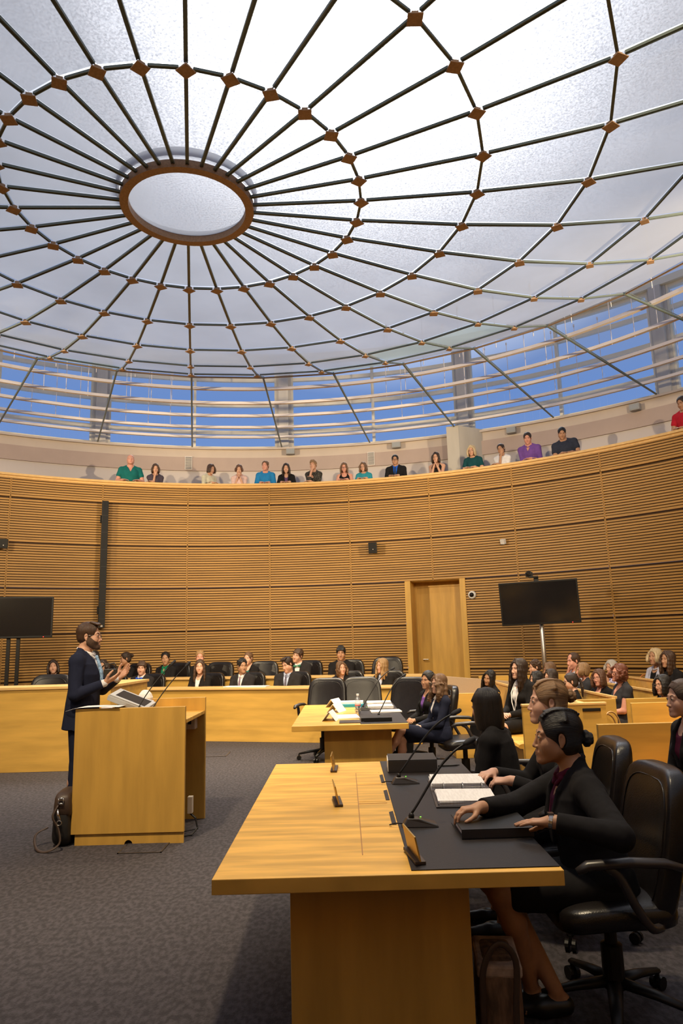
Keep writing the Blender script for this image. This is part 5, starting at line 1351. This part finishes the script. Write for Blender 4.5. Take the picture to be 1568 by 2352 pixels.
    if ex.get('tie'):
        I = Sh(); c_ = ex['tie']; I.chain([T(0, .098, .462), T(0, .112, .43)], [.013 * S, .011 * S], .004)
        I.chain([T(0, .112, .43), T(0, .135 + b, .33), T(0, .135 + b, .20)], [.012 * S, .018 * S, .022 * S], .004)
        sdf_obj('necktie', I, h * .9, mat('tie_' + c_, {'light': (.25, .40, .62), 'striped': (.22, .15, .22), 'grey': (.10, .09, .14), 'blueshirt': (.01, .02, .05)}[c_], .6, noise=.5, nscale=(4, 60, 60), bump=0), t)
    if ex.get('bowtie'):
        I = Sh()
        for sg in (-1, 1): I.rc(T(0, .105, .458), T(sg * .048, .095, .46), .007 * S, .022 * S, .004)
        I.ell(T(0, .110, .458), va(.011, .011, .012) * S, .002)
        sdf_obj('bow_tie', I, min(h, .005), mat('bow_' + ex['bowtie'], {'blue': (.01, .09, .62), 'green': (.02, .16, .10)}[ex['bowtie']], .6), t)
    if ex.get('lanyard'):
        bm = bmesh.new()
        for sg in (-1, 1): tube(bm, [Vector(T(sg * x, y + b, z)) for x, y, z in ((.045, -.02, .50), (.060, .06, .46), (.055, .125, .36), (.030, .15, .25), (.004, .145, .15))], .006, 5)
        if fine or True: tube(bm, [Vector(T(.0, .148, .15)), Vector(T(-.01, .15, .06))], .006, 5)
        fin('lanyard', bm, WHITE, t)
    if ex.get('watch'):
        sd, S0, El, Wp, d, n, hk = AR[0 if ex['watch'] > 0 else 1]; bm = bmesh.new(); u = Vector(unit(Wp - El)); a_ = u.orthogonal().normalized(); b_ = u.cross(a_); c_ = Vector(Wp) + u * .004
        for off in (-.005, 0, .005): tube(bm, [c_ + u * off + (a_ * math.cos(q) + b_ * math.sin(q)) * .0275 * S for q in [2 * PI * k / 18 for k in range(18)]], .0030, 6, True)
        bx(bm, -.013, .013, -.011, .011, 0, .008, Matrix.Translation(c_ + Vector(-unit(n) * .026 * S)) @ Vector(-unit(n)).to_track_quat('Z', 'Y').to_matrix().to_4x4()); fin('wristwatch', bm, CHROME, t)
    # ---- lower clothing and shoes
    if legs:
        kb, cb = bottom; Q = Sh()
        if kb == 'trousers':
            Q.loft(TF, sc([(-.085, 0, .13 + b, .105 + b), (-.03, 0, hw + b, .118 + b), (.06, 0, hw + b, .112 + b), (.10, 0, hw - .01 + b, .108 + b)], .008), .02)
            for sd, H, K, A in LG: Q.rc(H, K, (.088 + b * .5) * S, .066 * S, .03); Q.rc(K, A, .070 * S, .060 * S, .015)
        elif kb == 'skirt':
            Q.loft(TF, sc([(-.07, 0, .13, .11), (-.03, 0, hw, .118), (.06, 0, hw, .112), (.12, 0, hw - .02, .105)], .010), .02)
            for sd, H, K, A in LG: Q.rc(H, H + (K - H) * .82, .094 * S, .074 * S, .05)
            if pose == 'sit': mid = (LG[0][1] + LG[1][1]) / 2; mk = (LG[0][2] + LG[1][2]) / 2; Q.rc(mid, mid + (mk - mid) * .8, .085 * S, .060 * S, .05)
        sdf_obj(kb, Q, hc * 1.3, clm(cb), t)
        Q = Sh()
        for sd, H, K, A in LG:
            d = unit(va((A - K)[0], 0, 0) * 0 + va(0, 1, 0)); hl = va(A[0], A[1] - .035 * S, .042); toe = va(A[0] + sd * .012, A[1] + .165 * S, .030)
            if A[2] > .12: dz = A[2] - .085; hl[2] += dz; toe[2] += dz * .6
            Q.rc(hl, va(A[0], A[1] + .06, hl[2] - .004), .040 * S, .040 * S, .02); Q.rc(va(A[0], A[1] + .05, hl[2] - .006), toe, .042 * S, .027 * S, .02)
            Q.ell(A + va(0, .05, .035) * S, va(.028, .055, .05) * S, .01, 's') if kb == 'skirt' else None
        sdf_obj('shoes', Q, hc, mat('shoe_' + shoe, {'black': (.012, .011, .011), 'brown': (.10, .05, .03)}[shoe], .4), t)
    return t

def build_hair(t, hair, HF, S, h, Hp, T, fine, E, Nk):
    st, colr = hair[0], hair[1]; m = hairm(colr, 'back' if st in ('bun', 'braid', 'pony', 'curlybun') else 'down')
    if st == 'bald': return
    Hh = Sh()
    def e(c, r, k=.012, mode='u'): Hh.ell(va(*c) * S, va(*r) * S, k * S, mode, HF)
    def rc(a, b, ra, rb, k=.012, mode='u'): Hh.rc(Hp(*a), Hp(*b), ra * S, rb * S, k * S, mode)
    def wp(c, r, k=.01): e(c, r, k, 's')
    thick = {'short': .008, 'buzz': .003}.get(st, .009)
    e((0, -.016, .040), (.075 + thick, .094 + thick, .082 + thick))
    long_ = st in ('long', 'wavy', 'curly', 'pony', 'bob', 'bun', 'braid', 'half', 'curlybun')
    if st in ('short', 'quiff', 'fringe', 'curlyshort', 'buzz', 'pixie', 'receding'):
        e((0, -.035, -.012), (.074, .075, .062), .015)          # back and sides down to the nape
        for sg in (-1, 1): rc((sg * .070, .018, .03), (sg * .072, .012, -.004), .008, .005, .006)
    else:
        e((0, -.035, -.015), (.080, .074, .075), .015)
    # free the face and the ears
    fx, fz, top_ = (.060, .075, .050) if st != 'receding' else (.066, .075, .075)
    e((0, .105, -.008), (.065, .075, .092), .006, 's'); e((0, .085, -.10), (.085, .08, .07), .006, 's')
    if st in ('short', 'quiff', 'fringe', 'curlyshort', 'buzz', 'receding', 'bun', 'braid', 'pony', 'curlybun', 'pixie'):
        for sg in (-1, 1): e((sg * .082, -.004, -.010), (.018, .024, .036), .004, 's'); e((sg * .08, .03, -.05), (.03, .035, .045), .004, 's')
    if st in ('short', 'quiff', 'fringe', 'curlyshort', 'buzz', 'receding', 'pixie'): e((0, -.03, -.115), (.09, .09, .045), .006, 's')
    if st == 'receding': e((0, .09, .085), (.06, .06, .045), .006, 's')
    if st == 'quiff':
        for i in range(7):
            x = -.05 + .1 * i / 6; rc((x * .9, .02, .121), (x * 1.0, .082, .104 + .005 * math.sin(i * 2)), .010, .008, .010)
        rc((-.03, .07, .108), (.04, .088, .098), .009, .008)
    if st == 'fringe':
        for i in range(15):
            x = -.062 + .124 * i / 14; w_ = math.sin(i * 2.1) * .004
            zt = .04 + .088 * math.sqrt(max(.05, 1 - (x / .09) ** 2)); rc((x * .8, .02, zt), (x + .008, .088 - 5 * x * x, .060 + w_ - abs(x) * .15), .011, .007, .006)
        for sg in (-1, 1): rc((sg * .074, .03, .05), (sg * .075, .03, .005), .011, .006)
    if st == 'pixie':
        for i in range(7): x = -.055 + .11 * i / 6; rc((x * .7, .03, .118), (x, .085 - 4 * x * x, .062), .014, .009, .010)
    if st == 'curlyshort':
        rnd = random.Random(3)
        for i in range(60):
            a, b = rnd.uniform(0, 2 * PI), rnd.uniform(.15, 1.0); x, y = math.cos(a) * (1 - b * b) ** .5, math.sin(a) * (1 - b * b) ** .5
            if y > .75 and b < .5: continue
            e((x * .082, -.014 + y * .095, .045 + b * .085), (.016, .016, .014), .006)
    if st in ('long', 'wavy', 'curly', 'half'):
        L_ = hair[2] if len(hair) > 2 else .30
        rnd = random.Random(int(abs(E[2]) * 1000) + len(colr)); n = 9 if not fine else 13
        for sg in (-1, 1):
            for i in range(n):
                u = i / (n - 1); a = -.15 + u * 1.75      # from temple round to the nape
                x0, y0 = math.cos(a) * .078, .045 - math.sin(a) * .115
                wv = .012 if st == 'wavy' else (.02 if st == 'curly' else .003)
                p = [(sg * x0 * .93, y0, .045)]
                fl = .012 if st != 'curly' else .03
                for q in range(1, 6):
                    v = q / 5; fx_ = 1 + (.10 + fl * 3) * min(1, v * 2) * (1 if u < .7 else .3)
                    yy = y0 + (.03 * v if u < .35 else -.004 * v) + rnd.uniform(-wv, wv)
                    p.append((sg * x0 * fx_ + rnd.uniform(-wv, wv), yy, .045 - v * L_ * (1 - .12 * (u < .2))))
                rs = [.014, .018, .020, .020, .017, .008] if st != 'curly' else [.014, .022, .027, .028, .026, .014]
                for q in range(5): rc(p[q], p[q + 1], rs[q], rs[q + 1], .010)
                if st == 'curly' or (st == 'wavy' and fine):
                    
                    for q in range(1, 6):
                        for _ in range(3): e((p[q][0] + rnd.uniform(-.022, .022), p[q][1] + rnd.uniform(-.022, .022), p[q][2] + rnd.uniform(-.035, .035)), (.017, .017, .012), .004)
        # parting front locks
        for sg in (-1, 1): rc((sg * .008, .045, .122), (sg * .060, .068, .055), .010, .012, .012); rc((sg * .060, .068, .055), (sg * .078, .045, -.01), .012, .012, .012)
        e((0, .100, -.03), (.058, .045, .085), .004, 's')
    if st == 'bob':
        Hh.loft(HF, [(a * S, b * S, c * S, d * S) for a, b, c, d in ((-.160, -.020, .074, .086), (-.150, -.020, .084, .096), (-.10, -.018, .091, .104), (-.03, -.016, .092, .107), (.03, -.015, .088, .106), (.07, -.015, .078, .096), (.095, -.015, .064, .080), (.112, -.015, .047, .060), (.124, -.015, .028, .038), (.131, -.015, .006, .008))], .01)
        for i in range(7): x = -.05 + .1 * i / 6; rc((x * .5, .03, .115), (x * 1.15, .086 - 6 * x * x, .045), .010, .008, .010)
    if st in ('bun', 'braid', 'curlybun'):
        bz = hair[2] if len(hair) > 2 else .0
        rnd = random.Random(5)
        for i in range(14 if fine else 6):      # combed-back strands
            a = -1.25 + 2.5 * i / (13 if fine else 5)
            rc((math.sin(a) * .070, .052 - abs(a) * .022, .085 + .03 * math.cos(a) - abs(a) * .02), (math.sin(a) * .083, -.03, .06 + .055 * math.cos(a)), .005, .008, .006); rc((math.sin(a) * .083, -.03, .06 + .055 * math.cos(a)), (math.sin(a) * .02, -.105, .0 + bz), .008, .010, .008)
        if st == 'braid':
            # plaits running back over the head to the bun
            for x_, n_ in ((-.030, 15),):
                for k in range(n_):
                    u = k / (n_ - 1); y = .058 - u * .150; x = x_ * (1 - .6 * max(0, u - .6) / .4)
                    z = .040 + .091 * math.sqrt(max(.01, 1 - (x / .084) ** 2 - ((y + .016) / .103) ** 2)) - .0035
                    for q in (-1, 1): rc((x + q * .011, y + .007, z - abs(q) * .001), (x - q * .006, y - .008, z + .003), .0085, .006, .002)
        c = (0, -.128, .0 + bz)
        for k in range(9):
            a = 2 * PI * k / 9; p = (c[0] + .026 * math.cos(a), c[1] - .004 * math.sin(2 * a), c[2] + .026 * math.sin(a)); q = (c[0] + .018 * math.cos(a + 1.4), c[1] - .022, c[2] + .018 * math.sin(a + 1.4))
            rc(p, q, .013, .009, .003)
        e(c, (.030, .024, .030), .006)
    if st == 'pony':
        rc((0, -.10, .03), (0, -.135, .02), .016, .018); 
        for k in range(5): x = -.02 + .01 * k; rc((x * .5, -.130, .02), (x * 1.4, -.150, -.08), .014, .018, .008); rc((x * 1.4, -.150, -.08), (x * 1.2, -.135, -.22), .018, .007, .008)
    D, lo = build_sdf(Hh.ops, min(h, .007)); P, F = surf(D, lo, min(h, .007))
    R, o = HF; P = (P - o) @ R
    ob = link('hair', mesh_np('hair', P, F), m, t); M = np.eye(4); M[:3, :3] = R; M[:3, 3] = o; ob.matrix_local = Matrix(M.tolist())

# ================================================================ THE PEOPLE
MANP = (-2.37, 6.65, 1.62)
person('bearded man in navy suit and glasses standing and speaking behind the lectern', (-2.374, 6.65, 1.668), -90, 'stand', (-86, 1, 0), male=True, skin='light', lean=.03, neckfwd=.24,
  top=('suit', 'navy', ('shirt', 'white')), bottom=('trousers', 'navy'), hair=('quiff', 'brown'), ex=('beard', ('glasses', 'thin'), ('tie', 'light')), h=.0042, hc=.006, split=(.85, .008), shoe='brown', bulk=.012,
  arms=(((.17, .25, 1.245), (-.35, .80, .45), (-.35, -.25, .9), {'curl': .30, 'spread': .03, 'elbow': (.35, -.8, -1)}), ((.0, .315, 1.275), (.15, .80, .62), (.75, -.35, .5), {'curl': .28, 'spread': .12, 'thumb': .9, 'elbow': (-.5, -.4, -1)})))

# ---- three women at the near table
person('woman in black blazer with maroon collar and dark braided bun, hands on closed binder', (.938, 3.30, 1.119), 90, 'sit', (84, 0, 0), skin='tan', lean=.20, neckfwd=.30, S=.985, bulk=.022,
  top=('blazer', 'black', ('shirt', 'maroon', 'open')), bottom=('skirt', 'black'), hair=('braid', 'black', -.01), ex=(('watch', -1),), h=.0040, hc=.008, split=(.66, .008),
  arms=(((.565, 3.235, .835), (-1, -.25, -.05), (0, -.05, -1), {'world': 1, 'curls': [.75, .8, .85, .9], 'spread': .05, 'thumb': .5, 'elbow': (.8, -.3, -.5)}), ((.800, 2.975, .833), (-1, .50, -.12), (.0, .0, -1), {'world': 1, 'curl': .16, 'spread': .03, 'thumb': .25, 'elbow': (-.9, -.5, -.4)})),
  knee={1: ((.09, .47, .50), (-.03, .24, .10)), -1: ((-.09, .46, .50), (.02, .33, .10))})
person('woman with dark blonde plaited updo in black blazer, second at the near table', (1.141, 4.15, 1.192), 88, 'sit', (86, -1, 0), skin='fair', lean=.16, neckfwd=.25,
  top=('blazer', 'black', ('shirt', 'black')), bottom=('skirt', 'black'), hair=('braid', 'honey', .03), h=.0045, hc=.010, split=(.66, .010),
  arms=(((.82, 4.22, .80), (-.7, -.7, 0), (0, .2, -1), {'world': 1, 'curl': .7}), ((.865, 3.98, .80), (-.8, .5, -.1), (0, .3, -.9), {'world': 1, 'curl': .8})))
person('woman with glossy black bob seen from behind, third at the near table', (.951, 5.0, 1.094), 62, 'sit', (48, 4, 0), skin='light', lean=.16, S=.98, bulk=.02,
  top=('blazer', 'black'), bottom=('skirt', 'black'), hair=('bob', 'black'), h=.0048, hc=.010, split=(.62, .010), arms=('lap', 'lap'))
# ---- right edge
person('woman in profile, black suit and dark red top, at the right edge', (2.115, 4.60, 1.149), 96, 'sit', (92, 2, 0), skin='fair', lean=.10, neckfwd=.28,
  top=('blazer', 'black', ('tank', 'maroon')), bottom=('skirt', 'black'), hair=('bun', 'brown'), h=.005, hc=.008, arms=('clasp', 'clasp'), knee={1: ((.10, .46, .50), (.06, .40, .09)), -1: ((-.08, .48, .52), (-.02, .55, .10))})
# ---- two women at the far table
person('woman in black blazer with purple top and smooth dark hair beside the far table', (.985, 8.75, 1.072), 118, 'sit', (132, 4, -4), skin='tan', lean=-.02,
  top=('blazer', 'black', ('tank', 'violet')), bottom=('trousers', 'black'), hair=('bun', 'black', -.03), h=.0065, hc=.010, arms=('clasp', 'clasp'))
person('woman with long curly light brown hair and glasses, legs crossed, beside the far table', (1.036, 8.10, 1.063), 104, 'sit', (110, 2, 0), skin='fair', lean=-.04,
  top=('blazer', 'navy', ('shirt', 'white', 'open')), bottom=('skirt', 'navy'), hair=('curly', 'lightbrown', .30), ex=(('glasses', 'thick'),), h=.0062, hc=.009, arms=('clasp', 'clasp'),
  knee={1: ((.06, .43, .50), (.07, .50, .09)), -1: ((-.02, .47, .60), (.12, .68, .20))})

# ---- first student row (behind the front bench)
R1G = None
def row1(label, eye, look, **k):
    k.setdefault('arms', ('lap', 'lap')); k['knee'] = {1: ((.10, .36, .49), (.10, .24, .09)), -1: ((-.10, .36, .49), (-.10, .22, .09))}; person(label, eye, 180 - 16 + k.pop('tw', 0), 'sit', look, h=.0085, hc=.02, legs=True, **k)
def row2(label, eye, look, **k):
    k.setdefault('arms', ('lap', 'lap')); k['knee'] = {1: ((.10, .36, .49), (.10, .24, .09)), -1: ((-.10, .36, .49), (-.10, .22, .09))}; person(label, eye, 180 - 16 + k.pop('tw', 0), 'sit', look, h=.0085, hc=.02, floor=.12, **k)
AT = ('at', MANP)
row1('dark haired girl whose head shows over the chair at the far left', (-5.454, 13.445, 1.233), (200, 0, 6), skin='light', top=('blazer', 'black', ('tank', 'white')), hair=('long', 'darkbrown', .2))
row1('girl with short dark curls and glasses just behind the speaker', (-4.428, 13.152, 1.216), (184, 2, 0), skin='tan', top=('blazer', 'black'), hair=('curly', 'darkbrown', .10), ex=(('glasses', 'thick'),))
row1('boy with swept brown hair and bright blue bow tie', (-3.658, 12.932, 1.181), (186, 6, -4), male=True, skin='fair', top=('suit', 'charcoal', ('shirt', 'white')), hair=('fringe', 'brown'), ex=(('bowtie', 'blue'),))
row1('girl with very long reddish brown hair and white blouse in the first row', (-2.547, 12.614, 1.185), (184, 2, 0), skin='fair', top=('blazer', 'black', ('tank', 'white')), hair=('long', 'brown', .34))
row1('boy with short black curls and loose striped tie', (-1.777, 12.394, 1.180), (210, 0, 0), male=True, skin='olive', tw=-4, top=('suit', 'charcoal', ('shirt', 'white')), hair=('curlyshort', 'black'), ex=(('tie', 'striped'),))
row1('boy in three piece suit and grey tie looking down, eyes lowered', (-.98, 12.166, 1.195), (140, 18, 6), male=True, skin='fair', bulk=.01, top=('suit', 'charcoal', ('shirt', 'lightblue')), hair=('quiff', 'darkbrown'), ex=(('tie', 'grey'),))
row1('smiling girl with shoulder length light brown hair in the first row', (-.077, 11.908, 1.123), (205, 0, 3), skin='fair', top=('blazer', 'black', ('tank', 'cream')), hair=('wavy', 'lightbrown', .20))
row1('girl with long wavy blonde hair and light blue shirt in the first row', (.595, 11.715, 1.150), (120, 4, 0), tw=-20, skin='fair', top=('blazer', 'black', ('shirt', 'lightblue', 'open')), hair=('wavy', 'blond', .32))
# ---- raised second student row
row2('student mostly hidden behind the chin of the speaker', (-4.90, 14.05, 1.376), (184, 0, 0), skin='tan', top=('blazer', 'black'), hair=('long', 'black', .15))
row2('girl in profile with dark bun and green top, fingers at her chin', (-4.338, 14.198, 1.328), (120, 6, 0), tw=-18, skin='tan', top=('blazer', 'black', ('tank', 'green')), hair=('bun', 'darkbrown', .04), arms=('chin', 'lap'))
row2('girl with tied back black hair and emerald green shirt', (-3.486, 13.954, 1.320), (186, 4, 3), skin='olive', top=('blazer', 'black', ('shirt', 'green', 'open')), hair=('bun', 'black', -.02))
row2('strawberry blonde girl half hidden behind the long haired girl', (-2.778, 13.751, 1.330), (190, 4, 0), skin='rosy', top=('blazer', 'black', ('tank', 'teal')), hair=('bun', 'blond', -.02))
row2('girl with light brown hair and teal top behind the striped tie', (-1.818, 13.477, 1.287), (160, 4, 0), skin='fair', top=('blazer', 'black', ('tank', 'teal')), hair=('bun', 'lightbrown', -.02))
row2('boy with mop of brown hair and dark green bow tie', (-.87, 13.206, 1.323), (150, 4, -16), side=.06, male=True, skin='fair', top=('suit', 'charcoal', ('shirt', 'white')), hair=('fringe', 'brown'), ex=(('bowtie', 'green'),))
row2('tall boy with black fringe in a dark suit, rightmost of the raised back row', (-.077, 12.979, 1.345), (176, 4, 0), male=True, skin='tan', top=('suit', 'black', ('shirt', 'slate')), hair=('fringe', 'black'))

# ---- public seats
def pub(label, eye, face, look, **k):
    k.setdefault('arms', ('lap', 'lap')); k.setdefault('h', .0072); person(label, eye, face, 'sit', look, hc=.014, **k)
pub('young woman with long black hair, head tilted, in black by the partition', (2.039, 10.30, .993), 110, (128, 10, -14), skin='olive', top=('long', 'black'), hair=('half', 'black', .30), side=-.10)
pub('woman with very long dark hair, white collar and white lanyard, hands on her bare knees', (2.085, 8.70, 1.174), 122, (112, 0, 0), skin='fair', top=('cardigan', 'black', ('shirt', 'white', 'open'), 'V'), bottom=('skirt', 'black'), hair=('long', 'darkbrown', .36), ex=('lanyard',), arms=('clasp', 'clasp'), h=.006, knee={1: ((.10, .44, .50), (.16, .42, .09)), -1: ((-.10, .45, .53), (-.06, .50, .09))})
pub('woman with black wavy hair in profile, second pew, right of the lanyard', (2.573, 9.80, .981), 92, (92, 4, 0), skin='fair', top=('long', 'cream'), hair=('half', 'black', .16))
pub('girl with long brown hair looking left, third head right of the lanyard', (2.656, 9.40, 1.022), 94, (104, 4, 0), skin='fair', top=('long', 'white'), hair=('long', 'darkbrown', .22))
pub('curly brown haired person whose crown shows behind the lanyard woman', (2.797, 10.70, 1.098), 96, (96, 4, 0), skin='light', top=('tee', 'slate'), hair=('curlyshort', 'brown'))
pub('person with ash brown hair whose crown shows behind the profile girls', (2.928, 10.40, 1.074), 96, (86, 10, 0), skin='light', top=('tee', 'grey'), hair=('half', 'lightbrown', .16))
pub('woman with dark ponytail, glasses and white collar, beside the plaited blonde', (2.75, 8.90, .992), 88, (84, 4, 0), skin='fair', top=('cardigan', 'black', ('shirt', 'white')), hair=('pony', 'darkbrown'), ex=(('glasses', 'thin'),))
pub('man with receding brown hair resting his fist on his mouth by the wall', (3.402, 10.80, 1.173), 104, (108, 4, 0), male=True, skin='rosy', top=('shirt', 'paleshirt'), hair=('receding', 'brown'), arms=('chin', 'lap'))
pub('blonde woman with chin length hair in dark grey top', (3.239, 9.90, 1.074), 84, (88, 0, 0), skin='rosy', top=('tee', 'slate'), hair=('half', 'honey', .13), bulk=.02)
pub('woman with brown fringe, glasses and purple top under a black cardigan', (3.246, 9.30, 1.011), 112, (124, 4, 4), skin='rosy', top=('cardigan', 'black', ('tank', 'purple')), hair=('long', 'auburn', .20), ex=(('glasses', 'thin'),), bulk=.02)
pub('white haired woman in flowery blouse, hand on her cheek', (4.002, 10.90, 1.065), 108, (112, 6, 0), skin='light', top=('tee', 'floral'), hair=('half', 'grey', .10), arms=('chin', 'lap'))
pub('woman with curly dark red hair and glasses in charcoal T shirt, bare arms', (3.244, 8.60, 1.101), 92, (100, -2, -10), skin='rosy', top=('cap', 'slate', None, 'deepv'), bottom=('skirt', 'slate'), hair=('curly', 'red', .14), ex=(('glasses', 'thick'),), h=.0062, bulk=.02, arms=('thigh', 'clasp'))
pub('blonde woman in pale striped shirt, arm stretched along the pew back', (4.68, 10.90, 1.201), 112, (112, 0, 0), skin='tan', top=('shirt', 'paleshirt', ('tank', 'black'), 'V'), hair=('half', 'paleblond', .14), arms=('lap', ((-.62, .05, .93), (-.9, .3, 0), (0, 0, -1), {'curl': .5})))
pub('woman with long brown hair in black next to the pale shirt', (4.598, 10.30, 1.179), 104, (106, 0, 0), skin='tan', top=('long', 'black'), hair=('long', 'brown', .30), bulk=.01)
pub('woman with straight black hair and glasses in black by the right edge', (3.462, 7.95, .998), 98, (106, 4, 4), skin='light', top=('tee', 'black'), hair=('half', 'black', .20), ex=(('glasses', 'thin'),))

# ---- people leaning on the gallery rail
def gal(label, eye, th, look, dh=0, **k):
    k.setdefault('lean', .22); k.setdefault('arms', ('rail', 'rail')); k.setdefault('skin', 'light')
    dth = math.radians(th); e = (eye[0], eye[1], eye[2])
    person(label, e, 180 - th + dh, 'stand', look, h=.0085, hc=.02, floor=4.0, **k)
DN = ('at', (-1.5, 6.0, 1.5))
gal('bald sturdy man in teal polo shirt leaning on the gallery rail', (-4.643, 15.175, 5.638), -19.57, (200, -6, 0), male=True, skin='rosy', top=('tee', 'darkteal' if False else 'teal', None, 'v'), hair=('bald', 'grey'), bulk=.035, arms=('railwide', 'railwide'), lean=.12, ex=(('fat', .6),))
gal('woman with brown hair and dark mauve top beside the man in teal', (-4.132, 15.341, 5.466), -16.45, (198, 16, 0), top=('tee', 'mauve'), hair=('long', 'brown', .16), arms=('chin', 'cross'))
gal('woman with brown bangs in cream cardigan turned to the right', (-2.946, 15.614, 5.490), -9.39, (232, 18, 0), dh=38, top=('long', 'cream'), hair=('half', 'brown', .15), arms=('rail', 'cross'))
gal('woman with short auburn hair in pale pink, hands clasped under her nose', (-2.313, 15.697, 5.483), -5.69, (184, 20, 0), top=('tee', 'pink'), hair=('half', 'auburn', .10), arms=('chinclasp', 'chinclasp'), skin='light')
gal('woman in bright blue long sleeved blouse leaning on the gallery rail', (-1.72, 15.738, 5.559), -2.24, (170, 6, 0), top=('long', 'blue'), hair=('bun', 'lightbrown', -.06), bulk=.035, skin='rosy')
gal('woman with long dark hair in black blazer, hands clasped on the gallery rail', (-1.241, 15.746, 5.496), .54, (180, 16, 0), top=('blazer', 'black', ('tank', 'lilac')), hair=('long', 'darkbrown', .26))
gal('woman with short dark blonde hair and dark patterned top, hand at her chin', (-.619, 15.72, 5.544), 4.15, (160, 6, 0), top=('threeq', 'pattern'), hair=('pixie', 'honey'), arms=('chin', 'cross'))
gal('woman in black sleeveless top with long light brown hair and glasses', (.087, 15.643, 5.453), 8.27, (175, 18, 0), top=('sleeveless', 'black'), hair=('long', 'lightbrown', .22), ex=(('glasses', 'thick'),), skin='rosy')
gal('woman with wavy brown hair and glasses in turquoise top leaning low', (.522, 15.57, 5.433), 10.83, (160, 14, 4), top=('threeq', 'turquoise'), hair=('wavy', 'lightbrown', .18), ex=(('glasses', 'thin'),))
gal('man in black suit and bright blue shirt with glasses on the gallery', (1.236, 15.406, 5.533), 15.08, (172, 10, 0), male=True, skin='tan', top=('suit', 'black', ('shirt', 'brightblue')), hair=('short', 'black'), ex=(('glasses', 'thick'), ('tie', 'blueshirt')), bulk=.02)
gal('woman in black sleeveless top, hands clasped before her mouth', (2.118, 15.123, 5.495), 20.45, (158, 12, 0), top=('sleeveless', 'black'), hair=('long', 'darkbrown', .20), arms=('chinclasp', 'chinclasp'), ex=(('glasses', 'thin'),))
gal('woman with pale blonde hair, bangs and glasses in dark teal T shirt', (2.856, 14.814, 5.548), 25.09, (150, 18, 0), top=('tee', 'darkteal'), hair=('half', 'paleblond', .18), ex=(('glasses', 'thin'),), bulk=.015)
gal('woman in white T shirt and glasses resting her chin on her hand', (3.421, 14.527, 5.482), 28.77, (146, 12, 8), top=('tee', 'white'), hair=('bun', 'darkbrown', -.05), arms=('chin', 'cross'), ex=(('glasses', 'thin'),), skin='tan')
gal('man in violet long sleeved shirt with folded forearms on the rail', (3.921, 14.233, 5.621), 32.13, (158, 22, 0), male=True, skin='rosy', top=('shirt', 'violet'), hair=('short', 'darkbrown'), arms=('cross', 'rail'), bulk=.02)
gal('heavily built man in dark grey blue T shirt leaning sideways on the rail', (4.515, 13.829, 5.596), 36.3, (164, 26, 0), male=True, skin='tan', top=('tee', 'greyblue'), hair=('short', 'black'), bulk=.06, side=.16, dh=12, ex=(('fat', .8),))
gal('boy in red T shirt at the right edge of the gallery', (6.214, 12.241, 5.635), 49.82, (120, 24, 0), male=True, skin='tan', top=('tee', 'red'), hair=('short', 'darkbrown'))
